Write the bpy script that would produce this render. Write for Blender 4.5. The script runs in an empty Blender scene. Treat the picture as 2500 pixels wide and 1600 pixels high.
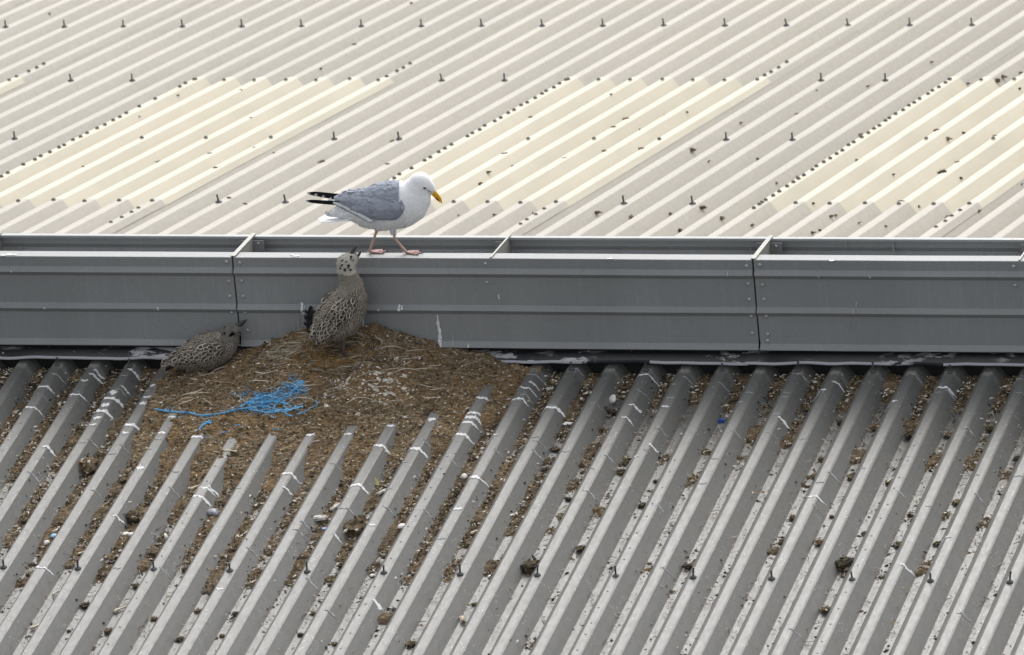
import bpy, bmesh, math, random
import numpy as np
from mathutils import Vector, Matrix, noise, Euler
from mathutils.bvhtree import BVHTree
R = math.radians
S = bpy.context.scene
COL = S.collection
random.seed(7)

# ------------------------------------------------------------------ camera, sky, sun, exposure
CAM = Vector((12.32834, -34.43656, 11.89956))
FW = Vector((-0.28441946, 0.90691633, -0.31081882))
RT = Vector((0.95867517, 0.27138006, -0.08540945))
UP = Vector((-0.0068908, 0.32226639, 0.94662394))
FPX = 23915.858                     # focal length in photograph pixels (2500 wide)
cd = bpy.data.cameras.new('camera'); cam = bpy.data.objects.new('camera', cd); COL.objects.link(cam)
m = Matrix((RT, UP, -FW)).transposed().to_4x4(); m.translation = CAM; cam.matrix_world = m
cd.sensor_width = 36; cd.lens = FPX / 2500 * 36; cd.clip_start = 1; cd.clip_end = 500
cd.dof.use_dof = True; cd.dof.focus_distance = 38.0; cd.dof.aperture_fstop = 10
S.camera = cam

SUN_EL, SUN_AZ = R(50), R(0)       # azimuth measured from +Y towards +X
w = bpy.data.worlds.new('World'); S.world = w; w.use_nodes = True
nt = w.node_tree; nt.nodes.clear()
sky = nt.nodes.new('ShaderNodeTexSky'); sky.sky_type = 'NISHITA'; sky.sun_disc = False
sky.sun_elevation = SUN_EL; sky.sun_rotation = SUN_AZ; sky.air_density = 1.0; sky.dust_density = 4.0; sky.ozone_density = 1.0
hs = nt.nodes.new('ShaderNodeHueSaturation'); hs.inputs['Saturation'].default_value = 0.22   # thin even cloud
bg = nt.nodes.new('ShaderNodeBackground'); bg.inputs['Strength'].default_value = 0.15
wo = nt.nodes.new('ShaderNodeOutputWorld')
nt.links.new(sky.outputs[0], hs.inputs['Color']); nt.links.new(hs.outputs[0], bg.inputs['Color']); nt.links.new(bg.outputs[0], wo.inputs[0])
sd = bpy.data.lights.new('sun', 'SUN'); sd.energy = 0.55; sd.angle = R(40); sd.color = (1.0, 0.955, 0.89)
sun = bpy.data.objects.new('sun', sd); COL.objects.link(sun)
sdir = Vector((math.sin(SUN_AZ) * math.cos(SUN_EL), math.cos(SUN_AZ) * math.cos(SUN_EL), math.sin(SUN_EL)))
sun.rotation_euler = sdir.to_track_quat('Z', 'Y').to_euler()
S.view_settings.view_transform = 'Standard'; S.view_settings.look = 'None'
S.view_settings.exposure = 1.0; S.view_settings.gamma = 1.0; S.view_settings.use_curve_mapping = False

# ------------------------------------------------------------------ constants of the place
P = 0.15                            # rib pitch
TH = 0.14677; CT, ST = math.cos(TH), math.sin(TH)
DEP = 0.055                         # rib depth
FDEL = -17.18927                    # far rib index -> x = (i+FDEL)*P
S1, S2, DT, T0 = 0.14025, 1.79913, 1.65711, 8.35362
VX0, VL, VW, VH, VB = 0.46463, 2.09246, 0.28304, 0.42611, 0.0597
YF = -VW / 2
CH, WEB = 0.0190, 0.0415            # half crest, web width
VH2 = P / 2 - CH - WEB              # half valley

def near(u, s, h=0.0):              # point on the near slope: u along ridge, s down the slope, h above crest plane
    return Vector((u, -s * CT - h * ST, -s * ST + h * CT))
def far(u, t, h=0.0):
    return Vector((u, t * CT + h * ST, -t * ST + h * CT))
def ray(px, py):
    return FW + RT * ((px - 1250) / FPX) - UP * ((py - 800) / FPX)
def hit_near(px, py, h=0.0):        # (u, s) where the sight line meets the near slope
    n = Vector((0, -ST, CT)); d = ray(px, py); X = CAM + d * ((h - CAM.dot(n)) / d.dot(n))
    return X.x, -X.y * CT - X.z * ST
def hit_far(px, py, h=0.0):
    n = Vector((0, ST, CT)); d = ray(px, py); X = CAM + d * ((h - CAM.dot(n)) / d.dot(n))
    return X.x, X.y * CT - X.z * ST
def hit_y(px, py, Y):
    d = ray(px, py); return CAM + d * ((Y - CAM.y) / d.y)
def prof(u, off=0.0):               # height of the sheet relative to the crest plane
    d = abs((u - off) / P - round((u - off) / P)) * P
    if d < CH: return 0.0
    if d < CH + WEB: return -DEP * (d - CH) / WEB
    return -DEP
def n3(x, y, z, s=1.0): return noise.noise(Vector((x * s, y * s, z * s)))
def fbm(x, y, z=0.0, oct=4):
    a, f, r = 1.0, 1.0, 0.0
    for _ in range(oct):
        r += a * noise.noise(Vector((x * f, y * f, z + f))); a *= 0.5; f *= 2.03
    return r
def sstep(a, b, x):
    t = max(0.0, min(1.0, (x - a) / (b - a))); return t * t * (3 - 2 * t)

# ------------------------------------------------------------------ object helpers
def thing(name, label, cat, loc=(0, 0, 0), rot=None, group=None, kind=None):
    o = bpy.data.objects.new(name, None); COL.objects.link(o); o.location = loc; o.empty_display_size = 0.05
    if rot is not None: o.rotation_euler = rot
    tag(o, label, cat, group, kind); return o
def tag(o, label=None, cat=None, group=None, kind=None):
    if label: o['label'] = label
    if cat: o['category'] = cat
    if group: o['group'] = group
    if kind: o['kind'] = kind
    return o
def put(name, me, mats, parent=None, loc=None, rot=None, local=False, smooth=False, scale=None):
    if not isinstance(mats, (list, tuple)): mats = [mats]
    if not me.materials:
        for mm in mats: me.materials.append(mm)
    o = bpy.data.objects.new(name, me); COL.objects.link(o)
    if loc is not None: o.location = loc
    if rot is not None: o.rotation_euler = rot
    if scale is not None: o.scale = scale
    if parent is not None:
        o.parent = parent
        if not local: o.matrix_parent_inverse = pworld(parent).inverted()
    if smooth: me.polygons.foreach_set('use_smooth', [True] * len(me.polygons))
    return o
def pworld(o):
    mm = o.matrix_parent_inverse @ Matrix.LocRotScale(o.location, o.rotation_euler, o.scale)
    return pworld(o.parent) @ mm if o.parent else Matrix.LocRotScale(o.location, o.rotation_euler, o.scale)
def mesh(name, v, f, mi=None, cols=None):
    me = bpy.data.meshes.new(name); me.from_pydata([tuple(p) for p in v], [], f)
    if mi is not None: me.polygons.foreach_set('material_index', mi)
    if cols is not None:
        a = me.color_attributes.new('Col', 'FLOAT_COLOR', 'POINT')
        a.data.foreach_set('color', np.array([(*c, 1.0) for c in cols], dtype=np.float32).ravel())
    me.update(); return me
class MB:                           # collects shapes into one mesh
    def __init__(s): s.v, s.f, s.mi, s.c = [], [], [], []
    def add(s, v, f, mi=0, c=None):
        b = len(s.v); s.v += [tuple(p) for p in v]; s.f += [tuple(i + b for i in q) for q in f]; s.mi += [mi] * len(f)
        s.c += ([c] * len(v) if (c is None or not isinstance(c, list)) else c)
        return s
    def box(s, x0, x1, y0, y1, z0, z1, mi=0, c=None):
        v = [(x, y, z) for x in (x0, x1) for y in (y0, y1) for z in (z0, z1)]
        return s.add(v, [(0, 1, 3, 2), (4, 6, 7, 5), (0, 4, 5, 1), (2, 3, 7, 6), (0, 2, 6, 4), (1, 5, 7, 3)], mi, c)
    def tube(s, pts, rad, n=6, mi=0, c=None, flat=1.0):
        pts = [Vector(p) for p in pts]
        if not isinstance(rad, (list, tuple)): rad = [rad] * len(pts)
        v, f = [], []
        for i, p in enumerate(pts):
            t = (pts[min(i + 1, len(pts) - 1)] - pts[max(i - 1, 0)])
            t = t.normalized() if t.length > 1e-9 else Vector((0, 0, 1))
            a = t.cross(Vector((0, 0, 1)) if abs(t.z) < 0.9 else Vector((0, 1, 0))).normalized(); b = t.cross(a)
            for k in range(n):
                q = 2 * math.pi * k / n; v.append(p + a * (math.cos(q) * rad[i]) + b * (math.sin(q) * rad[i] * flat))
        for i in range(len(pts) - 1):
            for k in range(n):
                f.append((i * n + k, i * n + (k + 1) % n, (i + 1) * n + (k + 1) % n, (i + 1) * n + k))
        f.append(tuple(range(n))[::-1]); f.append(tuple((len(pts) - 1) * n + k for k in range(n)))
        return s.add(v, f, mi, c)
    def lathe(s, prof_, n=8, mi=0, c=None, o=(0, 0, 0)):
        v, f = [], []
        for (r, z) in prof_:
            for k in range(n):
                q = 2 * math.pi * k / n; v.append((o[0] + r * math.cos(q), o[1] + r * math.sin(q), o[2] + z))
        for i in range(len(prof_) - 1):
            for k in range(n): f.append((i * n + k, i * n + (k + 1) % n, (i + 1) * n + (k + 1) % n, (i + 1) * n + k))
        f.append(tuple((len(prof_) - 1) * n + k for k in range(n)))
        return s.add(v, f, mi, c)
    def mesh(s, name):
        return mesh(name, s.v, s.f, s.mi, s.c if s.c and s.c[0] is not None else None)
    def build(s, name, mats, parent=None, **k): return put(name, s.mesh(name), mats, parent, **k)

# ------------------------------------------------------------------ materials
def mat(name, color=(0.5, 0.5, 0.5), rough=0.5, spec=0.5, metal=0.0):
    m_ = bpy.data.materials.new(name); m_.use_nodes = True; b = m_.node_tree.nodes['Principled BSDF']
    b.inputs['Base Color'].default_value = (*color, 1); b.inputs['Roughness'].default_value = rough
    b.inputs['Specular IOR Level'].default_value = spec; b.inputs['Metallic'].default_value = metal
    return m_
class NB:                           # small node builder
    def __init__(s, m_): s.t = m_.node_tree; s.b = s.t.nodes['Principled BSDF']
    def n(s, typ, **k):
        x = s.t.nodes.new(typ)
        for a, v in k.items(): setattr(x, a, v)
        return x
    def link(s, a, b): s.t.links.new(a, b)
    def pos(s, scale=(1, 1, 1), obj=False):
        g = s.n('ShaderNodeTexCoord').outputs['Object'] if obj else s.n('ShaderNodeNewGeometry').outputs['Position']
        mp = s.n('ShaderNodeMapping'); mp.inputs['Scale'].default_value = scale; s.link(g, mp.inputs['Vector']); return mp.outputs[0]
    def noise(s, vec, scale, detail=4, rough=0.55):
        x = s.n('ShaderNodeTexNoise'); x.inputs['Scale'].default_value = scale; x.inputs['Detail'].default_value = detail
        x.inputs['Roughness'].default_value = rough; s.link(vec, x.inputs['Vector']); return x.outputs['Fac']
    def vor(s, vec, scale, feat='F1', out='Distance'):
        x = s.n('ShaderNodeTexVoronoi'); x.feature = feat; x.inputs['Scale'].default_value = scale; s.link(vec, x.inputs['Vector']); return x.outputs[out]
    def ramp(s, fac, stops, interp='LINEAR'):
        x = s.n('ShaderNodeValToRGB'); e = x.color_ramp.elements; x.color_ramp.interpolation = interp
        while len(e) < len(stops): e.new(0.5)
        for el, (p_, c) in zip(e, stops):
            el.position = p_; el.color = (*(c if isinstance(c, (tuple, list)) else (c, c, c)), 1)
        s.link(fac, x.inputs[0]); return x.outputs[0]
    def mix(s, fac, a, b, typ='MIX'):
        x = s.n('ShaderNodeMix', data_type='RGBA', blend_type=typ)
        for sock, v in ((x.inputs[0], fac), (x.inputs[6], a), (x.inputs[7], b)):
            if hasattr(v, 'is_output'): s.link(v, sock)
            elif isinstance(v, (int, float)): sock.default_value = v
            else: sock.default_value = (*v, 1)
        return x.outputs[2]
    def math(s, op, a, b=0.5):
        x = s.n('ShaderNodeMath', operation=op)
        for sock, v in zip(x.inputs, (a, b)):
            if hasattr(v, 'is_output'): s.link(v, sock)
            else: sock.default_value = v
        return x.outputs[0]
    def color(s, c): s.link(c, s.b.inputs['Base Color'])
    def rough(s, c): s.link(c, s.b.inputs['Roughness'])
    def bump(s, h, dist, strength=0.6):
        x = s.n('ShaderNodeBump'); x.inputs['Distance'].default_value = dist; x.inputs['Strength'].default_value = strength
        s.link(h, x.inputs['Height']); s.link(x.outputs[0], s.b.inputs['Normal'])

def sheet_material(name, base, dirt, specks, rough=0.42, grain=0.5):
    m_ = mat(name, base, rough); q = NB(m_)
    big = q.noise(q.pos((1, 0.25, 0.25)), 3.0, 5)
    c = q.mix(q.ramp(big, [(0.32, 0.0), (0.72, 1.0)]), base, tuple(v * (0.90 if i < 2 else 0.88) for i, v in enumerate(base)))
    fine = q.noise(q.pos((1, 0.4, 0.4)), 60, 5, 0.7)
    c = q.mix(q.math('MULTIPLY', q.ramp(fine, [(0.42, 0.0), (0.75, 1.0)]), grain * dirt), c, tuple(v * 0.62 for v in base))
    streak = q.noise(q.pos((26, 0.9, 0.9)), 2.2, 4, 0.6)
    c = q.mix(q.math('MULTIPLY', q.ramp(streak, [(0.5, 0.0), (0.7, 1.0)]), 0.22 * dirt), c, tuple(v * 0.66 for v in base))
    if specks:
        sp = q.ramp(q.vor(q.pos(), 62), [(0.10, 1.0), (0.17, 0.0)])
        msk = q.ramp(q.noise(q.pos(), 7, 3), [(0.50, 0.0), (0.62, 1.0)])
        c = q.mix(q.math('MULTIPLY', q.math('MULTIPLY', sp, msk), 0.75 * specks), c, (0.72, 0.72, 0.70))
        dk = q.ramp(q.vor(q.pos((1.1, 0.9, 1)), 41), [(0.06, 1.0), (0.12, 0.0)])
        mk2 = q.ramp(q.noise(q.pos(), 5.2, 3), [(0.52, 0.0), (0.62, 1.0)])
        c = q.mix(q.math('MULTIPLY', q.math('MULTIPLY', dk, mk2), 0.6 * specks), c, (0.07, 0.06, 0.05))
    oi = q.n('ShaderNodeObjectInfo'); tone = q.ramp(oi.outputs['Random'], [(0.0, 0.93), (1.0, 1.0)]); c = q.mix(1.0, c, tone, 'MULTIPLY')
    q.color(c)
    q.rough(q.ramp(fine, [(0.3, rough - 0.06), (0.8, rough + 0.16)]))
    q.bump(fine, 0.0006, 0.35)
    return m_
M = {}
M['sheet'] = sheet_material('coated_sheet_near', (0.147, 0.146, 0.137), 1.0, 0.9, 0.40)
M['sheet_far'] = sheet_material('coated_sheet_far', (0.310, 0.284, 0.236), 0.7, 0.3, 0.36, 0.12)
m_ = mat('rooflight_plastic', (0.72, 0.66, 0.47), 0.45); q = NB(m_)
nz = q.noise(q.pos((1, 0.35, 0.35)), 3.2, 6, 0.65); fz = q.noise(q.pos((1, 0.5, 0.5)), 80, 4)
c = q.mix(q.ramp(nz, [(0.35, 0.0), (0.7, 1.0)]), (0.435, 0.399, 0.305), (0.36, 0.330, 0.250))
c = q.mix(q.math('MULTIPLY', q.ramp(fz, [(0.45, 0.0), (0.8, 1.0)]), 0.12), c, (0.42, 0.39, 0.28)); q.color(c)
M['rooflight'] = m_
def vent_material(name, base):
    m_ = mat(name, base, 0.48); q = NB(m_)
    big = q.noise(q.pos((1, 1, 0.35)), 2.6, 5); fine = q.noise(q.pos((1, 1, 0.6)), 130, 4, 0.65)
    c = q.mix(q.ramp(big, [(0.3, 0.0), (0.7, 1.0)]), tuple(v * 0.9 for v in base), tuple(v * 1.08 for v in base))
    c = q.mix(q.math('MULTIPLY', q.ramp(fine, [(0.4, 0.0), (0.75, 1.0)]), 0.35), c, tuple(v * 0.72 for v in base))
    run = q.noise(q.pos((45, 45, 1.3)), 1.6, 4, 0.6)
    c = q.mix(q.math('MULTIPLY', q.ramp(run, [(0.52, 0.0), (0.74, 1.0)]), 0.25), c, tuple(v * 1.35 for v in base))
    sp = q.ramp(q.vor(q.pos(), 55), [(0.055, 1.0), (0.10, 0.0)]); mk = q.ramp(q.noise(q.pos(), 6, 3), [(0.48, 0.0), (0.62, 1.0)])
    c = q.mix(q.math('MULTIPLY', q.math('MULTIPLY', sp, mk), 0.6), c, (0.6, 0.6, 0.6))
    sp2 = q.ramp(q.vor(q.pos((1, 1, 0.8)), 33), [(0.05, 1.0), (0.085, 0.0)]); mk2 = q.ramp(q.noise(q.pos((1.3, 1, 1)), 5, 3), [(0.5, 0.0), (0.6, 1.0)])
    c = q.mix(q.math('MULTIPLY', q.math('MULTIPLY', sp2, mk2), 0.75), c, (0.03, 0.03, 0.03))
    q.color(c); q.rough(q.ramp(fine, [(0.3, 0.40), (0.8, 0.58)])); q.bump(big, 0.004, 0.25)
    return m_
M['vent'] = vent_material('grey_painted_steel', (0.212, 0.219, 0.217))
M['vent_in'] = vent_material('brightened_steel_inside', (0.31, 0.32, 0.32))  # vent grey with a raised base colour, brightens the shaded trough interior
M['divider'] = vent_material('pale_galvanised_plate', (0.30, 0.29, 0.26))
M['rivet'] = mat('rivet_steel', (0.42, 0.43, 0.44), 0.35, 0.5, 0.6)
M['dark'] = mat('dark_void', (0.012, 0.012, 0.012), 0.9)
M['screw'] = mat('screw_rubber', (0.045, 0.047, 0.05), 0.6)
M['stitch'] = mat('stitch_rubber', (0.135, 0.13, 0.11), 0.6)
M['stitch_grey'] = mat('stitch_grey', (0.24, 0.24, 0.225), 0.5)
m_ = mat('black_flashing', (0.02, 0.022, 0.027), 0.5, 0.3); q = NB(m_)
a = q.noise(q.pos((1.0, 2.2, 2.2)), 9, 6, 0.65); b2 = q.noise(q.pos((1, 1, 1)), 2.3, 3)
f_ = q.math('MULTIPLY', q.ramp(a, [(0.52, 0.0), (0.56, 1.0)]), q.ramp(b2, [(0.47, 0.0), (0.54, 1.0)]))
sp = q.ramp(q.vor(q.pos(), 70), [(0.12, 1.0), (0.2, 0.0)])
c = q.mix(q.math('MULTIPLY', f_, 0.92), (0.010, 0.012, 0.016), (0.42, 0.42, 0.44)); c = q.mix(q.math('MULTIPLY', sp, 0.25), c, (0.15, 0.15, 0.17)); q.color(c)
M['flashing'] = m_
M['flash_edge'] = mat('worn_flashing_edge', (0.33, 0.34, 0.36), 0.6)
def soil_material(name, dark, midc, light, speck=1.0, gold=0.6):
    m_ = mat(name, midc, 0.95, 0.15); q = NB(m_)
    a = q.noise(q.pos(), 9, 8, 0.68); b_ = q.noise(q.pos((1.2, 1, 1)), 55, 6, 0.7); cc = q.noise(q.pos((0.8, 1, 1)), 4.2, 4)
    c = q.ramp(b_, [(0.30, dark), (0.52, midc), (0.72, light)])
    c = q.mix(q.ramp(a, [(0.38, 0.0), (0.62, 1.0)]), c, q.mix(0.6, c, dark))
    c = q.mix(q.math('MULTIPLY', q.ramp(cc, [(0.46, 0.0), (0.62, 1.0)]), gold), c, (0.235, 0.140, 0.058))
    sp = q.ramp(q.vor(q.pos((1, 1, 1)), 150), [(0.14, 1.0), (0.24, 0.0)]); mk = q.ramp(q.noise(q.pos(), 14, 5, 0.7), [(0.47, 0.0), (0.60, 1.0)])
    c = q.mix(q.math('MULTIPLY', q.math('MULTIPLY', sp, mk), 0.8 * speck), c, (0.50, 0.47, 0.42))
    q.color(c); q.bump(b_, 0.012, 0.9); return m_
M['soil'] = soil_material('nest_soil', (0.050, 0.038, 0.024), (0.200, 0.150, 0.094), (0.40, 0.325, 0.22), 0.4, 0.55)
M['clump'] = soil_material('moss_clump', (0.038, 0.029, 0.018), (0.145, 0.108, 0.066), (0.33, 0.27, 0.19), 0.9, 0.15)
M['clump_dark'] = soil_material('dark_moss_clump', (0.024, 0.021, 0.013), (0.075, 0.060, 0.036), (0.17, 0.14, 0.09), 0.5, 0.0)
def plain(name, c, rough=0.8, var=0.25, scale=120):
    m_ = mat(name, c, rough, 0.3); q = NB(m_); a = q.noise(q.pos(), scale, 4)
    q.color(q.mix(q.ramp(a, [(0.35, 0.0), (0.7, 1.0)]), tuple(v * (1 - var) for v in c), tuple(min(1, v * (1 + var)) for v in c))); return m_
M['b_dark'] = plain('crumb_dark', (0.030, 0.023, 0.014)); M['b_brown'] = plain('crumb_brown', (0.11, 0.076, 0.040))
M['b_tan'] = plain('crumb_tan', (0.28, 0.215, 0.135)); M['b_pale'] = plain('crumb_pale', (0.56, 0.52, 0.45)); M['b_white'] = plain('crumb_white', (0.60, 0.58, 0.54), 0.7, 0.15)
M['straw'] = plain('straw_fibre', (0.32, 0.24, 0.14)); M['straw_d'] = plain('straw_dark', (0.09, 0.064, 0.036)); M['straw_g'] = plain('straw_golden', (0.34, 0.205, 0.08)); M['straw_p'] = plain('straw_pale', (0.50, 0.45, 0.36))
M['dropping'] = plain('bird_lime', (0.64, 0.64, 0.635), 0.75, 0.25, 140)
M['dropping2'] = plain('thin_bird_lime', (0.33, 0.332, 0.33), 0.7, 0.2, 200)
M['rope'] = plain('blue_rope', (0.065, 0.33, 0.60), 0.7, 0.5, 220); M['rope2'] = plain('blue_rope_pale', (0.25, 0.53, 0.76), 0.6, 0.3, 400)
M['shell'] = plain('mussel_shell', (0.22, 0.23, 0.26), 0.4, 0.5, 60); M['shell_w'] = plain('white_shell', (0.62, 0.60, 0.57), 0.5, 0.15, 60)
M['bone'] = plain('pale_bone', (0.56, 0.49, 0.37), 0.6, 0.2, 80); M['blue_plastic'] = mat('blue_plastic', (0.02, 0.07, 0.32), 0.4)
M['feather_p'] = plain('pale_feather', (0.62, 0.59, 0.54), 0.7, 0.2, 90); M['leaf'] = plain('dry_leaf', (0.20, 0.17, 0.07), 0.7, 0.3, 60)
def attr_mat(name, rough=0.8, spec=0.2, var=0.18, scale=160, sheen=0.0):
    m_ = mat(name, (1, 1, 1), rough, spec); q = NB(m_); at = q.n('ShaderNodeVertexColor', layer_name='Col')
    a = q.noise(q.pos(obj=True), scale, 4); g = q.ramp(a, [(0.3, 1 - var), (0.7, 1.0)])
    q.color(q.mix(1.0, at.outputs[0], g, 'MULTIPLY')); return m_
M['feather'] = attr_mat('plumage', 0.85, 0.15, 0.16, 120)
M['keratin'] = attr_mat('bill_and_legs', 0.42, 0.4, 0.15, 200)
M['eye'] = attr_mat('eye', 0.12, 0.6, 0.02, 50)

# ------------------------------------------------------------------ the two roof slopes
def rib_pts(c):                     # profile of one rib around its crest centre, with softened bends
    r = 0.004
    return [(c - CH - WEB, -DEP), (c - CH - WEB + 0.003, -DEP + 0.0035), (c - CH - WEB * 0.5, -DEP * 0.5), (c - CH - r * 0.6, -r * 0.95), (c - CH + r, 0.0),
            (c + CH - r, 0.0), (c + CH + r * 0.6, -r * 0.95), (c + CH + WEB * 0.5, -DEP * 0.5), (c + CH + WEB - 0.003, -DEP + 0.0035), (c + CH + WEB, -DEP)]
def sheet_mesh(name, fn, off, i0, n, s0, s1, lift, start, end, lapfirst=0.0, laplast=0.0016, ds=0.18, seed=0):
    """n ribs from index i0, between s0 and s1 on the slope; start/end: where the sheet begins and ends relative to first/last crest"""
    pts = []
    for k in range(n + 1):
        for (u, h) in rib_pts((i0 + k) * P):
            e = lapfirst if k == 0 else (laplast if k == n else 0.0)
            if h <= -DEP + 1e-6 and k in (0, n): e *= 0.4
            rel0, rel1 = u - i0 * P, u - (i0 + n) * P
            if rel0 < start - 1e-6 or rel1 > end + 1e-6: continue
            pts.append((u, h + e))
    m_ = max(2, int((s1 - s0) / ds)); v, f = [], []
    for j in range(m_ + 1):
        s = s0 + (s1 - s0) * j / m_
        for (u, h) in pts:
            wob = 0.0009 * n3(u * 3 + seed, s * 1.7, 2.0); wz = 0.0007 * n3(u * 5, s * 2.3 + seed, 7.0)
            v.append(fn(u + off + wob, s, h + lift + wz))
    K = len(pts)
    for j in range(m_):
        for i in range(K - 1):
            q_ = (j * K + i, j * K + i + 1, (j + 1) * K + i + 1, (j + 1) * K + i)
            f.append(q_ if fn is far else q_[::-1])
    me = mesh(name, v, f)
    return me
near_roof = thing('roof_slope', 'grey ribbed metal roof slope in front of the ridge vent, littered with moss', 'roof', near(1.5, 1.2))
far_roof = thing('roof_slope', 'pale cream ribbed roof slope beyond the ridge vent with yellowish rooflight panels', 'roof', far(1.5, 5))
NLAPS = list(range(-20, 46, 6))     # near laps at 4+6k
near_sheets = {}
for i0 in NLAPS:
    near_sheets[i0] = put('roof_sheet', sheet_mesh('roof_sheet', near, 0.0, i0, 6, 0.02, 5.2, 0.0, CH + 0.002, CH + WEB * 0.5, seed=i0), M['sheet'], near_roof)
def near_sheet_at(u):
    k = (u / P - CH / P + 20) // 6; return near_sheets.get(int(-20 + 6 * k), near_roof)
tD, tC, tB, tA = T0 - 3 * DT, T0 - 2 * DT, T0 - DT, T0
FO = FDEL * P
far_sheets = {}
for i0 in range(-26, 58, 6):
    light = ((i0 - 4) % 12 == 0)
    if not light:
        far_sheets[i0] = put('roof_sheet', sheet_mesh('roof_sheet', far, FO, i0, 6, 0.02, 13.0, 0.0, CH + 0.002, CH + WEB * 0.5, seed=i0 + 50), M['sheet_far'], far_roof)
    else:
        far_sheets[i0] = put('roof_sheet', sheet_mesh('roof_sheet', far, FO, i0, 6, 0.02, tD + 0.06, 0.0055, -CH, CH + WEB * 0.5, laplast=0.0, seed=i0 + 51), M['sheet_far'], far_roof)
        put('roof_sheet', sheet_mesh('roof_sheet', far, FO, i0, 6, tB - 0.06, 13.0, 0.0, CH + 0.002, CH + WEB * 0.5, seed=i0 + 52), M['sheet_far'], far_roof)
        sh = sheet_mesh('rooflight_panel', far, FO, i0, 6, tD - 0.10, tB + 0.10, 0.0028, -CH - WEB * 0.6, CH + WEB * 0.5, lapfirst=0.0015, laplast=0.0005, ds=0.09, seed=i0 + 53)
        tag(put('rooflight_panel', sh, M['rooflight'], far_roof), label='translucent cream plastic rooflight sheet with ribs')
def far_sheet_at(u):
    return far_sheets.get(int(-26 + 6 * ((u - FO) / P - CH / P + 26) // 6 * 1), far_roof)

# fasteners
def screw_mesh(name, seed, big=1.0):
    rr = random.Random(seed); b = MB()
    b.lathe([(0.0140 * big, 0), (0.0135 * big, 0.003), (0.009, 0.0070), (0.0062, 0.009)], 10)
    h = rr.uniform(0.030, 0.042); t = Vector((rr.uniform(-0.10, 0.10), rr.uniform(-0.1, 0.1), 1)) * h
    b.tube([(0, 0, 0.006), t * 0.8 + Vector((0, 0, 0.004)), t * 0.8 + Vector((0, 0, 0.0045)), t], [0.0038, 0.0036, 0.0050, 0.0046], 6)
    return b.mesh(name)
SCR = [screw_mesh('screw', k) for k in range(4)]
SCRF = [screw_mesh('screw', k + 9, 1.1) for k in range(3)]
def cap_mesh(r, h):
    b = MB(); b.lathe([(r, 0), (r * 0.95, h * 0.35), (r * 0.55, h * 0.9), (r * 0.2, h)], 7); return b.mesh('stitch_screw')
STN, STF = cap_mesh(0.0042, 0.003), cap_mesh(0.0100, 0.010)
NR, FR = Euler((TH, 0, 0)), Euler((-TH, 0, 0))
for i in range(-14, 40, 2):
    for s_ in (S1 + 0.012, S2, S2 + DT):
        ov = Vector((random.uniform(-0.003, 0.003), random.uniform(-0.004, 0.004), 0))
        put('screw', random.choice(SCR), M['screw'], near_sheet_at(i * P - 0.02), loc=near(i * P, s_, 0.0005) + ov, rot=(TH * 0.3, 0, random.uniform(0, 3)))
for i0 in NLAPS[1:]:
    s_ = 0.3
    while s_ < 3.0:
        put('stitch_screw', STN, M['stitch_grey'], near_sheets[i0 - 6], loc=near(i0 * P + random.uniform(-0.004, 0.004), s_ + random.uniform(-0.02, 0.02), 0.0017), rot=NR); s_ += 0.115
def isl(i): return (i - 4) % 12 < 6          # rib lies in a rooflight column (left edge included)
for row, t_ in (('A', tA), ('B', tB), ('C', tC), ('D', tD)):
    for i in range(-20, 46):
        inl = (i - 4) % 12 <= 6
        if row == 'A': 
            if i % 2 == 0: put('screw', random.choice(SCRF), M['screw'], far_sheet_at(i * P + FO - 0.03), loc=far(i * P + FO, t_, 0.001), rot=(-TH * 0.4, 0, random.uniform(0, 3)))
        elif inl:
            if row == 'C' and (i % 2 or (i - 4) % 12 in (0,)): continue
            put('stitch_screw', STF, M['stitch'], far_roof, loc=far(i * P + FO, t_ + random.uniform(-0.02, 0.02), 0.006), rot=FR)
        elif i % 2 == 0:
            put('screw', random.choice(SCRF), M['screw'], far_sheet_at(i * P + FO - 0.03), loc=far(i * P + FO, t_, 0.001), rot=(-TH * 0.4, 0, random.uniform(0, 3)))
for i0 in (-8, 4, 16, 28):
    t_ = tD - 0.25
    while t_ < tB + 0.03:
        if random.random() > 0.12: put('stitch_screw', STF, M['stitch'], far_roof, loc=far(i0 * P + FO + random.uniform(-0.006, 0.006), t_ + random.uniform(-0.025, 0.025), 0.0062), rot=FR)
        t_ += 0.108
    for q_ in list(np.arange(tB + 0.12, tB + 0.62, 0.13)) + list(np.arange(tD - 0.55, tD - 0.05, 0.13)):
        put('stitch_screw', STF, M['stitch'], far_roof, loc=far((i0 + 6) * P + FO + random.uniform(-0.005, 0.005), q_ + random.uniform(-0.02, 0.02), 0.004), rot=FR)

# ridge flashing under the vent
def flashing_piece(x0, x1, seed):
    v, f = [], []; n = max(4, int((x1 - x0) / 0.03))
    for j in range(n + 1):
        x = x0 + (x1 - x0) * j / n; wv = 0.006 * n3(x * 2.2, seed, 0) + 0.0035 * n3(x * 9, seed, 4)
        pr = [(-0.035, 0.032), (-0.085, 0.022), (-0.122 + wv, 0.006 + wv), (-0.1275 + wv, 0.000 + wv), (-0.1270 + wv, -0.004 + wv), (-0.120 + wv, -0.0005 + wv), (-0.085, 0.016), (-0.035, 0.026)]
        v += [(x, y, z) for y, z in pr]
    K = 8
    for j in range(n):
        for k in range(K): f.append((j * K + k, j * K + (k + 1) % K, (j + 1) * K + (k + 1) % K, (j + 1) * K + k))
    f.append(tuple(range(K))[::-1]); f.append(tuple(n * K + k for k in range(K)))
    me = mesh('flashing_strip', v, f, [(1 if (i % K) in (2, 3) and n3((i // K) * .07 + seed * 9, 1, 2) > -.25 else 0) for i in range(n * K)] + [0, 0]); return me
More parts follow.
